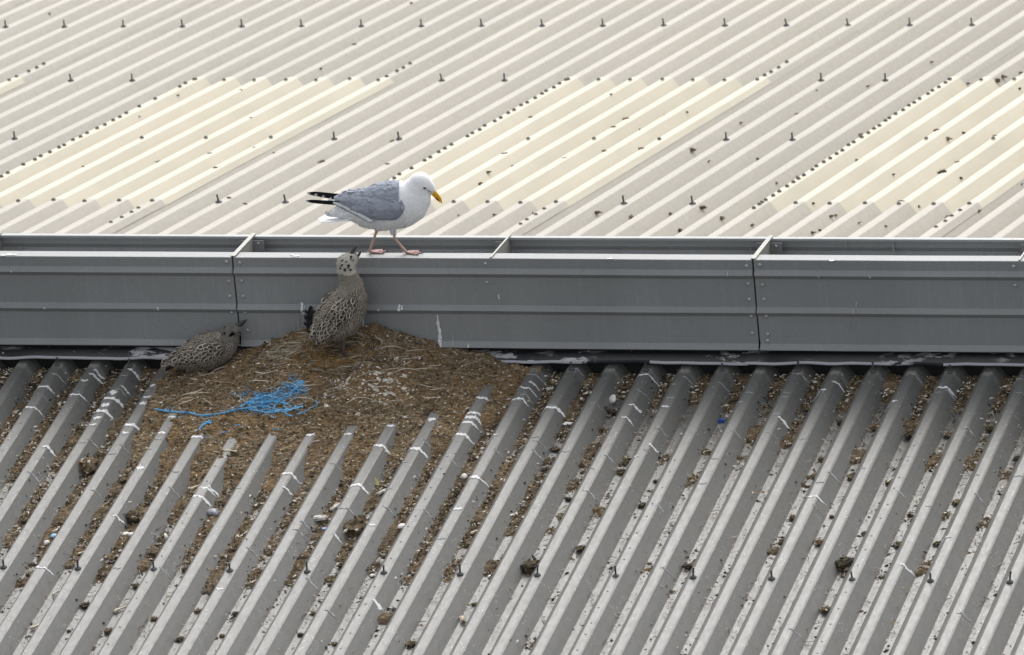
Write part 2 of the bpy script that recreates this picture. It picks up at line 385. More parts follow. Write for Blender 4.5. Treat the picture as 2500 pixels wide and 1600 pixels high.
for k, (a, b_) in enumerate([(-3.7, -1.63), (-1.62, 0.44), (0.45, 2.50), (2.49, 4.6), (4.61, 6.7)]):
    tag(put('flashing_strip', flashing_piece(a, b_, k), [M['flashing'], M['flash_edge']], near_roof, loc=(0, 0, 0.0035 * (k == 3))), label='black flashing strip splashed with white droppings')

# ------------------------------------------------------------------ ridge ventilator
vent = thing('ridge_vent', 'long grey steel ridge ventilator trough on which the white gull stands', 'vent', (1.5, 0, -0.02))
def vent_profile():                 # (outward offset, z) from inner flange edge, over the lip, down the face
    z = VH; pr = [(-0.066, z - 0.010), (-0.066, z - 0.0015), (-0.064, z), (-0.002, z), (0.0, z - 0.002)]
    for face, last in ((0.040, False), (0.112, False), (0.110, True)):
        z -= face; pr.append((0.0, z)); z -= 0.020; pr.append((0.0135, z))
        if last: pr += [(0.0135, z - 0.003), (-0.02, z - 0.010)]
        else: z -= 0.018; pr.append((-0.001, z))
    return pr
VP = VPF = vent_profile()
def vent_panel(name, x0, x1, side, seed):
    VP = [((o_ if o_ > -0.05 else o_ + 0.040), z) for o_, z in VPF] if side > 0 else VPF
    v, f = [], []; n = max(6, int((x1 - x0) / 0.09)); K = len(VP)
    for j in range(n + 1):
        x = x0 + (x1 - x0) * j / n
        for (o_, z) in VP:
            b_ = 0.0028 * n3(x * 1.3, z * 5, seed) + 0.0011 * n3(x * 4, z * 9, seed + 3)
            xx = x + (0.002 * n3(z * 7, seed, 5) if j in (0, n) else 0)
            v.append((xx, side * (VW / 2 + o_ + b_), z + 0.0012 * n3(x * 1.1, seed, 9)))
    for j in range(n):
        for i in range(K - 1):
            q_ = (j * K + i, j * K + i + 1, (j + 1) * K + i + 1, (j + 1) * K + i); f.append(q_ if side < 0 else q_[::-1])
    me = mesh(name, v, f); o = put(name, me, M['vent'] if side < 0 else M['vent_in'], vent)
    md = o.modifiers.new('sheet', 'SOLIDIFY'); md.thickness = 0.0022; md.offset = -1
    return o
RIV = MB().lathe([(0.0075, 0), (0.0072, 0.0012), (0.0050, 0.0036), (0.0022, 0.0042), (0.0018, 0.0030)], 9).mesh('rivet')
ZR = [VH - 0.021, VH - 0.096, VH - 0.160, VH - 0.226, VH - 0.300]
for k in range(-2, 3):
    x0, x1 = VX0 + k * VL, VX0 + (k + 1) * VL
    fp = vent_panel('side_panel', x0 + 0.0035, x1 - 0.0035, -1, k * 3.1)
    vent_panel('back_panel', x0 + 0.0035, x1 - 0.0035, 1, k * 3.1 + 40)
    for xr in (x0 + 0.030, x1 - 0.028):
        for z in ZR + ([ZR[-1] - 0.03] if xr < x0 + 0.1 and k > 0 else []):
            put('rivet', RIV, M['rivet'], fp, loc=(xr + random.uniform(-0.003, 0.003) + (VH - z) * 0.012, YF - 0.0012, z + random.uniform(-0.004, 0.004)), rot=(R(90), 0, 0))
    for z in ZR[:2]:
        put('rivet', RIV, M['rivet'], fp, loc=((x0 + x1) / 2 - 0.022, YF - 0.0012, z), rot=(R(90), 0, 0))
    for xd, joint in ((x0, True), ((x0 + x1) / 2, False)):
        b = MB(); t_ = 0.0028
        y0, y1 = YF + 0.004, -YF - 0.004
        for dx in ((-0.005, 0.004) if joint else (0.0,)):
            b.box(xd + dx - t_ / 2, xd + dx + t_ / 2, y0, y1, 0.10, VH + 0.0025)
        tl = 0.012 if joint else 0.005
        b.box(xd - tl * 0.6, xd + tl * 0.9, y0 - 0.002, y1 + 0.004, VH + 0.0027, VH + 0.0058)
        dv = b.build('divider_plate', M['divider'], vent)
        b = MB(); sx = 1 if joint else -1
        b.box(xd + sx * 0.006, xd + sx * 0.052, y1 - 0.036, y1 - 0.033, VH - 0.115, VH - 0.012)
        if joint: b.box(xd - 0.048, xd - 0.008, y1 - 0.036, y1 - 0.033, VH - 0.115, VH - 0.012)
        br = b.build('bracket', M['vent'], dv)
        for z in (VH - 0.025, VH - 0.075):
            put('rivet', RIV, M['screw'], br, loc=(xd + sx * 0.028, y1 - 0.0365, z), rot=(R(90), 0, 0))
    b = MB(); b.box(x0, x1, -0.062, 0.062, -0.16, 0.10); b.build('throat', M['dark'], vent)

# ------------------------------------------------------------------ droppings on sheets and vent (thin crusts that follow the metal)
def rib_dropping(px, py, typ='f', w=1.0):
    u, s = hit_near(px, py); i = round(u / P)
    slant = random.uniform(-0.10, 0.22); w = w * random.uniform(.75, 1.15)
    lo, hi = {'f': (-CH - WEB * random.uniform(0.2, 0.75), CH + WEB * random.uniform(0.55, 1.0)), 'r': (CH * random.uniform(-0.3, 0.9), CH + WEB * random.uniform(0.6, 1.0)), 'l': (-CH - WEB * 0.9, CH * 0.1), 'c': (-CH * 0.8, CH * 1.0)}[typ]
    if typ == 'r': s += 0
    v, f = [], []; n = 26; sd_ = random.random() * 99
    for k in range(n + 1):
        d = lo + (hi - lo) * k / n; tt = k / n
        env = min(1, 5 * tt, 4.0 * (1 - tt) + 0.12) * (0.6 + 0.9 * abs(n3(tt * 5, sd_, 1)))
        hw = 0.0085 * w * env * random.uniform(0.6, 1.3); sc = s + slant * max(0, abs(d) - CH) + 0.009 * n3(tt * 3, sd_, 3) + 0.004 * n3(tt * 9, sd_, 6)
        for e in (-1, -0.4, 0.4, 1):
            hh = prof(i * P + d) + (0.0026 if abs(e) < 0.9 else 0.0012)
            v.append(near(i * P + d, sc + e * hw * random.uniform(0.75, 1.25), hh))
    for k in range(n):
        for e in range(3): f.append((k * 4 + e, k * 4 + e + 1, k * 4 + e + 5, k * 4 + e + 4))
    put('dropping', mesh('dropping', v, f), M['dropping'] if w > 0.75 else M['dropping2'], near_sheet_at(i * P - 0.001))
def Z(off, sc): return lambda x, y: (off[0] + x * sc, off[1] + y * sc)
zA, zB, zC, zD = Z((1050, 860), .370), Z((0, 860), .4804), Z((700, 980), .4026), Z((1900, 860), .4804)
dl = [(zA, [(600, 310, 'f', 1.5), (620, 235, 'f', 1), (690, 150, 'f', .8), (800, 365, 'f', 1.5), (1430, 150, 'f', .8), (440, 545, 'l', 1), (300, 830, 'f', .9), (180, 1035, 'c', 1), (1160, 680, 'r', .9), (1330, 345, 'r', 1), (1310, 430, 'r', .7), (1540, 360, 'c', .8), (1370, 690, 'l', .8), (1070, 915, 'r', .8), (690, 645, 'r', .8), (510, 640, 'r', .6), (950, 110, 'r', .6), (250, 545, 'f', 1.4), (330, 400, 'f', 1.8), (310, 430, 'f', 1.8), (370, 300, 'f', 1.4), (300, 465, 'f', 1.2), (420, 170, 'c', 1), (1530, 1010, 'r', .6), (1480, 610, 'r', .7), (1540, 500, 'r', .6), (60, 830, 'c', .7), (650, 280, 'r', .7), (680, 200, 'r', .7), (460, 130, 'r', .8)]),
      (zB, [(240, 175, 'f', 1.2), (175, 280, 'f', 1), (440, 145, 'c', 1), (400, 215, 'f', 1.2), (590, 205, 'c', 2.2), (575, 235, 'f', 1.6), (560, 270, 'c', 2.4), (540, 300, 'f', 1.8), (510, 335, 'c', 1.5), (490, 370, 'c', 1.2), (640, 170, 'r', 1), (790, 170, 'c', 2.0), (750, 230, 'c', 1.2), (735, 260, 'c', 1.8), (690, 370, 'f', 1.8), (650, 410, 'c', 1.2), (840, 410, 'c', 1.6), (870, 380, 'r', .7), (1040, 390, 'f', 2.0), (1020, 430, 'f', 1.2), (715, 590, 'c', 1.8), (1040, 735, 'f', 1.4), (1060, 690, 'f', 1), (210, 1095, 'f', .9), (260, 480, 'r', 1.2), (1110, 1205, 'c', .9), (500, 90, 'r', 1.4), (515, 110, 'r', 1.2), (300, 110, 'r', .8), (720, 90, 'r', 1.1), (20, 320, 'r', .7), (190, 610, 'r', .6), (360, 700, 'r', .5), (500, 440, 'r', .7), (600, 830, 'r', .9), (930, 690, 'r', .7), (420, 460, 'c', .6), (1100, 680, 'r', .8), (900, 330, 'c', 1.0)]),
      (zC, [(25, 440, 'f', 1.1), (45, 520, 'r', .8), (590, 270, 'f', 1.2), (800, 290, 'f', 1.6), (440, 510, 'f', 1.8), (350, 650, 'f', .9), (520, 750, 'c', 1), (920, 465, 'c', .8), (1150, 460, 'c', 1), (1035, 655, 'c', .8), (830, 655, 'f', .7), (520, 1205, 'r', 1.2), (310, 1270, 'r', .7), (640, 640, 'r', .7), (200, 1075, 'r', .7), (160, 205, 'c', 1.6), (640, 150, 'c', 1.3), (880, 110, 'c', 1.8), (320, 800, 'r', .9), (120, 730, 'r', .7), (90, 780, 'r', .7), (280, 380, 'r', .5), (390, 200, 'c', 1.2)]),
      (zD, [(10, 330, 'r', 1), (230, 190, 'l', .9), (590, 250, 'l', 1), (840, 180, 'f', .9), (250, 610, 'r', .9), (180, 735, 'f', .9), (680, 1080, 'r', 1.1), (970, 1325, 'r', .8), (650, 705, 'r', .7), (310, 150, 'r', .7), (90, 1410, 'r', .5), (840, 940, 'l', .7), (860, 190, 'r', .6), (1060, 720, 'r', .6), (120, 110, 'r', .7), (420, 590, 'l', .7)])]
for zf, lst in dl:
    for (x, y, t_, w_) in lst: rib_dropping(*zf(x, y), t_, w_)
for _ in range(70):                 # small scattered splashes
    u = random.uniform(-0.4, 4.0); s = abs(random.gauss(0.2, 0.6)) + 0.15
    i = round(u / P); X = near(i * P, s); d = X - CAM; z = d.dot(FW)
    rib_dropping(1250 + FPX * d.dot(RT) / z, 800 - FPX * d.dot(UP) / z, random.choice('rrrccl'), random.uniform(0.25, 0.6))

def vent_streak(px, py0, py1, w, wob=0.3, thin=False):
    b = MB(); v, f = [], []; p0 = hit_y(px, py0, YF); p1 = hit_y(px, py1, YF); n = 16; sd_ = random.random() * 50
    for k in range(n + 1):
        tt = k / n; x = p0.x + 0.003 * n3(tt * 3, sd_, 0); z = p0.z + (p1.z - p0.z) * tt
        off = 0.0
        for (o0, z0), (o1, z1) in zip(VP[4:], VP[5:]):
            if z1 <= z <= z0: off = o0 + (o1 - o0) * (z0 - z) / max(1e-6, z0 - z1)
        hw = w * 0.5 / 630 * (0.35 + 0.9 * abs(n3(tt * 5, sd_, 4)) + 0.35 * tt) * (0.3 if k in (0, n) else 1)
        for e in (-1, -.3, .4, 1): v.append((x + e * hw * random.uniform(0.7, 1.3), YF - off - (0.0032 if abs(e) < .9 else 0.0018), z))
    for k in range(n):
        for e in range(3): f.append((k * 4 + e, k * 4 + e + 1, k * 4 + e + 5, k * 4 + e + 4))
    put('dropping', mesh('dropping', v, f), M['dropping2'] if thin else M['dropping'], vent)
for a in [(1068, 768, 846, 9), (1074, 800, 846, 8), (1102, 800, 845, 3, 0, 1), (1106, 815, 842, 4, 0, 1), (975, 742, 758, 8), (982, 745, 754, 6), (385, 627, 668, 2, 0, 1), (737, 738, 768, 8), (745, 745, 775, 7, 0, 1), (728, 770, 800, 3, 0, 1), (718, 790, 835, 3, 0, 1), (742, 775, 838, 4, 0, 1), (748, 790, 840, 6, 0, 1), (752, 800, 842, 5), (706, 800, 838, 2, 0, 1), (676, 808, 824, 2, 0, 1), (660, 818, 838, 4, 0, 1), (885, 770, 806, 5), (889, 785, 808, 4, 0, 1), (924, 778, 790, 2, 0, 1), (2085, 752, 766, 7, 0, 1), (2090, 735, 750, 6, 0, 1), (2074, 762, 800, 2, 0, 1), (2000, 636, 658, 2, 0, 1), (1777, 660, 672, 2), (1218, 718, 730, 4), (388, 748, 756, 5), (111, 748, 754, 5), (1995, 850, 858, 8, 0, 1), (2125, 672, 678, 5), (2000, 672, 677, 4), (505, 815, 830, 3), (573, 838, 846, 4), (953, 805, 815, 3), (1145, 838, 846, 4), (925, 752, 758, 5), (30, 658, 664, 3)]:
    vent_streak(*a)
def lip_splat(x, y, w, l, side='front'):
    v = []; f = []; n = 10
    for k in range(n):
        q_ = 2 * math.pi * k / n; rr = random.uniform(0.6, 1.25); v.append((x + l * rr * math.cos(q_), y + w * rr * math.sin(q_), VH + 0.0014))
    v.append((x, y, VH + 0.003)); f = [(k, (k + 1) % n, n) for k in range(n)]
    put('dropping', mesh('dropping', v, f), M['dropping'], vent)
for (px, py) in [(714, 623), (722, 626), (20, 622), (32, 623), (8, 624), (860, 622), (1490, 632), (2030, 637)]:
    d = ray(px, py); X = CAM + d * ((VH - CAM.z) / d.z); lip_splat(X.x, X.y, random.uniform(0.006, 0.012), random.uniform(0.008, 0.018))
def back_streak(px, py0, py1, w):
    p0, p1 = hit_y(px, py0, -YF - 0.012), hit_y(px, py1, -YF - 0.012); v, f = [], []; n = 8
    for k in range(n + 1):
        hw = w / 1260 * random.uniform(0.5, 1.3)
        for e in (-1, 0, 1): v.append((p0.x + e * hw, -YF - 0.011 - (0.001 if e == 0 else 0), p0.z + (p1.z - p0.z) * k / n))
    for k in range(n):
        for e in range(2): f.append((k * 3 + e, k * 3 + e + 1, k * 3 + e + 4, k * 3 + e + 3))
    put('dropping', mesh('dropping', v, f), M['dropping2'], vent)
for a in [(2064, 590, 606, 5), (2139, 592, 608, 3), (2179, 588, 626, 5), (2182, 615, 630, 9), (1956, 585, 594, 3), (1498, 608, 622, 6), (1505, 612, 620, 6), (1832, 603, 612, 3), (48, 602, 612, 8), (290, 604, 612, 6)]: back_streak(*a)

# ------------------------------------------------------------------ heap of nest material
TIP = [(0.6, 0.10), (1.0, 0.28), (1.3, 0.47), (2, 0.57), (3, 0.65), (4, 0.75), (5, 0.68), (6, 0.69), (7, 0.63), (8, 0.58), (9, 0.53), (9.6, 0.44), (10.1, 0.26), (10.8, 0.10)]
TOP = [(0.10, 0.0), (0.20, 0.012), (0.36, 0.040), (0.54, 0.083), (0.72, 0.150), (0.78, 0.172), (0.84, 0.150), (0.89, 0.138), (0.96, 0.165), (1.03, 0.178), (1.15, 0.140), (1.32, 0.088), (1.45, 0.052), (1.54, 0.012), (1.62, 0.0)]
def lin(t, x):
    if x <= t[0][0]: return t[0][1]
    for (a, b_), (c_, d_) in zip(t, t[1:]):
        if x <= c_: return b_ + (d_ - b_) * (x - a) / (c_ - a)
    return t[-1][1]
def heap_h(u, s):
    i = u / P; s0 = lin(TIP, i) + 0.02 * n3(u * 9, 3, 1); tp = lin(TOP, u)
    if s < s0: h = tp * max(0.0, 1 - (s - 0.16) / max(0.05, s0 - 0.16)) ** 1.12 if s > 0.16 else tp
    else: h = -0.095 * (s - s0) - 0.12 * max(0, s - s0 - 0.28) + 0.020 * n3(u * 6, s * 6, 11) * sstep(0, .15, s - s0)
    # hollow where the chick stands
    d2 = ((u - 0.90) / 0.10) ** 2 + ((s - 0.27) / 0.07) ** 2; h -= 0.030 * math.exp(-d2)
    edge = sstep(0.9, 1.25, i) * (1 - sstep(10.35, 10.9, i)); h = h * edge + (-DEP - 0.02) * (1 - edge) if s > 0.5 or i < 1 else h
    amp = 0.6 + 0.4 * sstep(-0.05, 0.02, h)
    h += amp * (0.014 * n3(u * 12, s * 12, 2) + 0.010 * n3(u * 29, s * 29, 5) + 0.0075 * n3(u * 70, s * 70, 8) + 0.0035 * n3(u * 160, s * 160, 3))
    return h
nest = thing('nest_heap', 'big brown heap of soil, moss and straw piled against the ridge vent', 'nest', near(0.85, 0.5))
du = 0.0058; NU, NS = int(1.62 / du), int(1.45 / du); U0, SS0 = 0.06, 0.128
v, f, keep = [], [], []
for a in range(NU + 1):
    u = U0 + a * du
    for b_ in range(NS + 1):
        s = SS0 + b_ * du; h = heap_h(u, s); keep.append(h > prof(u) - 0.006); v.append(near(u, s, h))
N1 = NS + 1
for a in range(NU):
    for b_ in range(NS):
        q_ = (a * N1 + b_, a * N1 + b_ + 1, (a + 1) * N1 + b_ + 1, (a + 1) * N1 + b_)
        if sum(keep[k] for k in q_) >= 2: f.append(q_[::-1])
used = sorted({k for q_ in f for k in q_}); rm = {k: n for n, k in enumerate(used)}
heap_me = mesh('soil', [v[k] for k in used], [tuple(rm[k] for k in q_) for q_ in f])
heap_bvh = BVHTree.FromPolygons([v[k] for k in used], [tuple(rm[k] for k in q_) for q_ in f])
put('soil', heap_me, M['soil'], nest)
def hit_heap(px, py):
    d = ray(px, py).normalized(); r = heap_bvh.ray_cast(CAM, d, 200)
    if r[0] is None:
        u, s = hit_near(px, py); return near(u, s, prof(u)), Vector((0, -ST, CT))
    n_ = r[1] if r[1].z > 0 else -r[1]
    return r[0], n_

X_ = hit_heap(905, 930)[0]; wu, ws = X_.x, -X_.y * CT - X_.z * ST; v, f = [], []
for _ in range(70):
    u = random.gauss(wu, .085); s = random.gauss(ws, .055); c_ = near(u, s, heap_h(u, s) + .0015); k0 = len(v); r_ = random.choice([.003, .004, .006, .009]); n = 9
    for k in range(n):
        q_ = 2 * math.pi * k / n; rr = r_ * random.uniform(.5, 1.3); uu, ss = u + rr * 1.5 * math.cos(q_), s + rr * math.sin(q_); v.append(near(uu, ss, heap_h(uu, ss) + .0012))
    v.append(c_ + Vector((0, 0, .0015))); f += [(k0 + k, k0 + (k + 1) % n, k0 + n) for k in range(n)]
tag(put('lime_splashes', mesh('lime_splashes', v, f), M['b_pale'], nest), kind='stuff')
# valley debris: patches of soil lying in the troughs between the ribs
def dens(i, s):
    d = 1.15 * math.exp(-max(0, s - 0.15) / 0.30)
    left = 1 - sstep(10, 15, i)
    d = max(d, (0.47 + 0.36 * left) * (1 - 0.70 * sstep(0.65 + 0.75 * left, 1.55 + 0.60 * left, s)))
    d = max(d, 0.30 * (1 - 0.4 * sstep(1.5, 2.4, s)))
    return d
v, f = [], []
for val in range(-6, 28):
    uc = (val + 0.5) * P; nu = 12; n_s = int(2.6 / 0.009); H = []
    for b_ in range(n_s + 1):
        s = 0.10 + b_ * 0.009; dn = dens(val, s); pat = 0.5 + 0.62 * fbm(val * 7.7, s * 4.6, 1.0, 4)
        row = []
        if dn - pat < -0.16: H.append(None); continue
        for a in range(nu + 1):
            u = uc + (a / nu - 0.5) * 0.096
            pl = sstep(0.0, 0.22, dn - pat + 0.15 * n3(u * 40, s * 22, 4)); h = -DEP - 0.006 + (0.019 + .008 * math.exp(-s / .4)) * pl * (0.75 + 0.6 * n3(u * 9, s * 9, val))
            h += pl * (0.006 * n3(u * 50, s * 50, 2) + 0.0045 * n3(u * 120, s * 120, 6)); row.append((u, s, h))
        H.append(row)
    for b_ in range(n_s):
        if H[b_] is None or H[b_ + 1] is None: continue
        for a in range(nu):
            c4 = (H[b_][a], H[b_][a + 1], H[b_ + 1][a + 1], H[b_ + 1][a])
            if sum(x[2] > prof(x[0]) - 0.001 for x in c4) >= 1 and max(x[2] for x in c4) > -DEP:
                k = len(v); v += [near(*x) for x in c4]; f.append((k, k + 1, k + 2, k + 3)[::-1])
vd = put('valley_debris', mesh('valley_debris', v, f), M['clump'])
tag(vd, 'crumbled brown soil and moss lying in the roof troughs', 'debris', kind='stuff')

# crumbs: thousands of little bits on heap, troughs and flashing
def crumb(b, p, n_, r, mi):
    q_ = Vector((random.gauss(0, 1), random.gauss(0, 1), random.gauss(0, 1))).normalized(); a = n_.cross(q_).normalized(); c_ = n_.cross(a)
    l, w_, h = r * random.uniform(0.8, 2.2), r * random.uniform(0.5, 1.1), r * random.uniform(0.35, 1.0)
    vs = [p + a * l * random.uniform(.7, 1.2), p + c_ * w_ * random.uniform(.7, 1.2), p - a * l * random.uniform(.7, 1.2), p - c_ * w_ * random.uniform(.7, 1.2), p + n_ * h + a * random.uniform(-.3, .3) * l, p - n_ * h * 0.6]
    b.add(vs, [(0, 1, 4), (1, 2, 4), (2, 3, 4), (3, 0, 4), (1, 0, 5), (2, 1, 5), (3, 2, 5), (0, 3, 5)], mi)
CM = [M['b_dark'], M['b_brown'], M['b_tan'], M['b_pale'], M['b_white']]
nn = Vector((0, -ST, CT))
b = MB(); cnt = 0
while cnt < 8500:
    u = random.uniform(0.12, 1.62); s = random.uniform(0.13, 1.1); h = heap_h(u, s)
    if h < prof(u) + 0.001: continue
    crumb(b, near(u, s, h + 0.001), nn, random.choice([.0016, .0022, .003, .0042, .0062]), random.choices(range(5), [30, 32, 26, 10, 2] if math.hypot(u - 1.08, (s - .42) * 1.6) > .16 else [10, 16, 26, 30, 18])[0]); cnt += 1
tag(b.build('crumbs', CM, nest), kind='stuff')
b = MB(); cnt = 0
while cnt < 17000:
    val = random.randint(-6, 26); s = 0.1 + random.random() ** 1.3 * 2.5; dn = dens(val, s); pat = 0.5 + 0.62 * fbm(val * 7.7, s * 4.6, 1.0, 4)
    if random.random() > 0.06 + 0.94 * sstep(-0.12, 0.2, dn - pat): continue
    u = (val + 0.5) * P + random.gauss(0, 0.015); hh = max(prof(u), -DEP - 0.006 + (0.019 + .008 * math.exp(-s / .4)) * sstep(0.0, 0.22, dn - pat) * 0.8)
    crumb(b, near(u, s, hh + 0.001), nn, random.choice([.0018, .0026, .0036, .005, .007]), random.choices(range(5), [40, 22, 16, 17, 5])[0]); cnt += 1
for _ in range(15000):              # fine grit along every trough
    val = random.randint(-6, 27); s = 0.1 + random.random() * 2.7; u = (val + 0.5) * P + random.gauss(0, 0.013)
    if random.random() > 0.35 + 0.65 * sstep(-0.3, 0.4, fbm(val * 3.3, s * 2.2, 5.0, 3)): continue
    crumb(b, near(u, s, prof(u) + 0.0006), nn, random.choice([.0009, .0012, .0016, .0022]), random.choices(range(5), [30, 26, 14, 18, 12])[0])
for _ in range(900):                # dirt under the vent on the flashing
    x = random.uniform(-0.6, 3.9); y = -0.06 - 0.045 * random.random() ** 1.6; z = 0.032 - (abs(y) - 0.035) * 0.3
    crumb(b, Vector((x, y, z)), Vector((0, 0, 1)), random.choice([.002, .003, .0042, .006]), random.choices(range(5), [45, 30, 14, 8, 3])[0])
tag(b.build('trough_crumbs', CM), 'fine crumbs and grit scattered along the near roof troughs', 'debris', kind='stuff')

# straw, roots and fibres on the heap
def fibre(b, p, dirv, n_, L, r, mi, curl=0.5):
    side = n_.cross(dirv).normalized(); pts = []; a0 = random.uniform(-curl, curl); lift = random.uniform(0.0, 0.35)
    for k in range(5):
        t_ = k / 4; pts.append(p + dirv * (L * (t_ - .5)) + side * (a0 * L * (t_ - .5) ** 2 * 2 + 0.06 * L * n3(t_ * 3, p.x * 50, p.y * 50)) + n_ * (0.0012 + L * lift * t_ * (1 - t_) * 0.6))
    b.tube(pts, [r * 0.5, r, r, r * .8, r * .4], 3, mi)
FM = [M['straw_d'], M['straw'], M['straw_g'], M['straw_p']]
b = MB(); cnt = 0
while cnt < 9500:
    u = random.uniform(0.15, 1.6); s = random.uniform(0.14, 0.95); h = heap_h(u, s)
    if h < prof(u) + 0.002: continue
    a = random.gauss(0.15, 0.75); dv = Vector((math.cos(a), -math.sin(a) * CT, -math.sin(a) * ST))
    fibre(b, near(u, s, h), dv, nn, random.uniform(0.010, 0.045), random.uniform(0.0005, 0.0010), random.choices(range(4), [34, 34, 24, 8])[0]); cnt += 1
X_ = hit_heap(803, 893)[0]; gu, gs = X_.x, -X_.y * CT - X_.z * ST
for _ in range(1900):               # golden tuft below the nest cup
    u = random.gauss(gu, 0.066); s = random.gauss(gs, 0.026); h = heap_h(u, s) + 0.010 * math.exp(-((u - gu) / .09) ** 2 - ((s - gs) / .04) ** 2)
    a = random.gauss(0.5, 0.7); dv = Vector((math.cos(a), -math.sin(a) * CT, -math.sin(a) * ST))
    fibre(b, near(u, s, h + random.uniform(.0, .006)), dv, nn, random.uniform(0.015, 0.045), random.uniform(0.0007, 0.0012), random.choices(range(4), [14, 14, 70, 2])[0], 1.0)
for _ in range(700):                # ring of coarse straw round the cup
    q_ = random.uniform(0, 2 * math.pi); rr = random.gauss(1.0, 0.16); u = 0.90 + 0.13 * rr * math.cos(q_); s = max(0.145, 0.265 + 0.085 * rr * math.sin(q_))
    dv = (near(-math.sin(q_) * 0.13, math.cos(q_) * 0.085) - near(0, 0)).normalized(); dv = (dv + Vector((random.gauss(0, .3), random.gauss(0, .3), random.gauss(0, .2)))).normalized()
    fibre(b, near(u, s, heap_h(u, s) + random.uniform(0.001, 0.012)), dv, nn, random.uniform(0.03, 0.09), random.uniform(0.0007, 0.0015), random.choices(range(4), [38, 34, 14, 14])[0], 0.8)
for _ in range(170):                # pale dry grass on the left shoulder of the cup
    u = random.gauss(.70, .055); s = random.gauss(.235, .035); a = random.gauss(.55, .35); dv = Vector((-math.cos(a), -math.sin(a) * CT, -math.sin(a) * ST))
    fibre(b, near(u, max(.145, s), heap_h(u, max(.145, s)) + .004), dv, nn, random.uniform(.03, .08), random.uniform(.0008, .0015), random.choice([1, 3, 3]), .5)
for _ in range(46):                 # longer pale stalks
    u = random.uniform(0.3, 1.35); s = random.uniform(0.2, 0.5); a = random.gauss(-0.1, 0.5); dv = Vector((math.cos(a), -math.sin(a) * CT, -math.sin(a) * ST))
    fibre(b, near(u, s, heap_h(u, s) + 0.003), dv, nn, random.uniform(0.06, 0.13), random.uniform(0.0012, 0.0022), 3, 0.6)
tag(b.build('straw', FM, nest), kind='stuff')
b = MB()
for val in range(-6, 26):           # fibres in the troughs
    for _ in range(230):
        s = 0.12 + random.random() ** 1.2 * 2.1; dn = dens(val, s)
        if random.random() > dn: continue
        u = (val + .5) * P + random.gauss(0, 0.014); a = random.gauss(1.2, 0.8); dv = Vector((math.cos(a), -math.sin(a) * CT, -math.sin(a) * ST))
        fibre(b, near(u, s, max(prof(u), -DEP + 0.008)), dv, nn, random.uniform(0.012, 0.045), random.uniform(0.0007, 0.0016), random.choices(range(4), [40, 24, 6, 30])[0], 1.0)
tag(b.build('trough_straw', FM), 'thin straw and root bits caught in the near roof troughs', 'debris', kind='stuff')

# ------------------------------------------------------------------ single clumps and litter
def lump_mesh(name, seed, sub=3, rough=0.35, fibres=40, sx=1.0, sz=0.7, crumbs=0):
    rr = random.Random(seed); bm = bmesh.new(); bmesh.ops.create_icosphere(bm, subdivisions=sub, radius=1.0); b = MB()
    for q_ in bm.verts:
        c_ = q_.co; d = 1 + rough * fbm(c_.x * 1.3 + seed * 5, c_.y * 1.3, c_.z * 1.3, 3) + 0.22 * n3(c_.x * 5 + seed, c_.y * 5, c_.z * 5) + 0.10 * n3(c_.x * 12, c_.y * 12 + seed, c_.z * 12)
        q_.co = Vector((c_.x * d * sx, c_.y * d, c_.z * d * sz))
    bm.verts.ensure_lookup_table()
    b.add([x.co.copy() for x in bm.verts], [tuple(y.index for y in x.verts) for x in bm.faces], 0); vs = [x.co.copy() for x in bm.verts]; bm.free()
    st = random.getstate(); random.seed(seed)
    for _ in range(fibres):
        p = random.choice(vs); n_ = p.normalized(); dv = Vector((random.gauss(0, 1), random.gauss(0, 1), random.gauss(0, .6)))
        fibre(b, p * 0.97, (dv - n_ * dv.dot(n_) * .5).normalized(), n_, random.uniform(.3, 1.0), random.uniform(.02, .045), random.choice([1, 1, 2, 2, 3]))
    for _ in range(crumbs):
        p = random.choice(vs); crumb(b, p * random.uniform(.85, 1.35) * Vector((1, 1, .6)).length * .68, p.normalized(), random.uniform(.10, .26), random.choice([1, 1, 2, 2, 3, 4]))
    random.setstate(st)
    return b.mesh(name)
LM = [lump_mesh('moss_clump', k, 2 if k < 6 else 3, 0.6, 34, 1.0, 0.6, 46) for k in range(8)]
mats_l = [M['clump'], M['b_dark'], M['b_brown'], M['b_tan'], M['b_pale']]; mats_d = [M['clump_dark'], M['b_dark'], M['b_dark'], M['b_brown'], M['b_tan']]
for me in LM[:5]:
    for x in mats_l: me.materials.append(x)
for me in LM[5:]:
    for x in mats_d: me.materials.append(x)
CLUMPS, SCRAPS = [], []
ORD = ['first', 'second', 'third', 'fourth', 'fifth', 'sixth', 'seventh', 'eighth', 'ninth', 'tenth', 'eleventh', 'twelfth', 'thirteenth', 'fourteenth', 'fifteenth', 'sixteenth', 'seventeenth', 'eighteenth', 'nineteenth', 'twentieth'] + ['%dth' % k for k in range(21, 60)]
def clump(px, py, r, label=None, k=None, onweb=False, flat=1.0):
    u, s = hit_near(px, py, -0.03); val = math.floor(u / P); uc = (val + 0.5) * P
    u = uc + max(-0.022, min(0.022, u - uc)); r_m = r / 630
    z = max(prof(u) , -DEP); o = put('moss_clump', LM[k if k is not None else random.randrange(8)], M['clump'], loc=near(u, s, z + r_m * 0.42), rot=(TH, 0, random.uniform(0, 6.28)), scale=(r_m, r_m * random.uniform(.8, 1.3), r_m * random.uniform(.8, 1.1) * flat))
    if not label: CLUMPS.append((val, s, r, o))
    return tag(o, label, 'moss', None if label else 'moss clumps in the roof troughs')
clump(870, 1285, 33, 'largest round golden-brown moss ball wedged between two ribs below the heap', 3)
clump(212, 1135, 27, 'large shaggy brown moss clump in a trough left of the heap', 4)
clump(325, 1258, 20, 'dark brown moss clump beside white shells at lower left', 6)
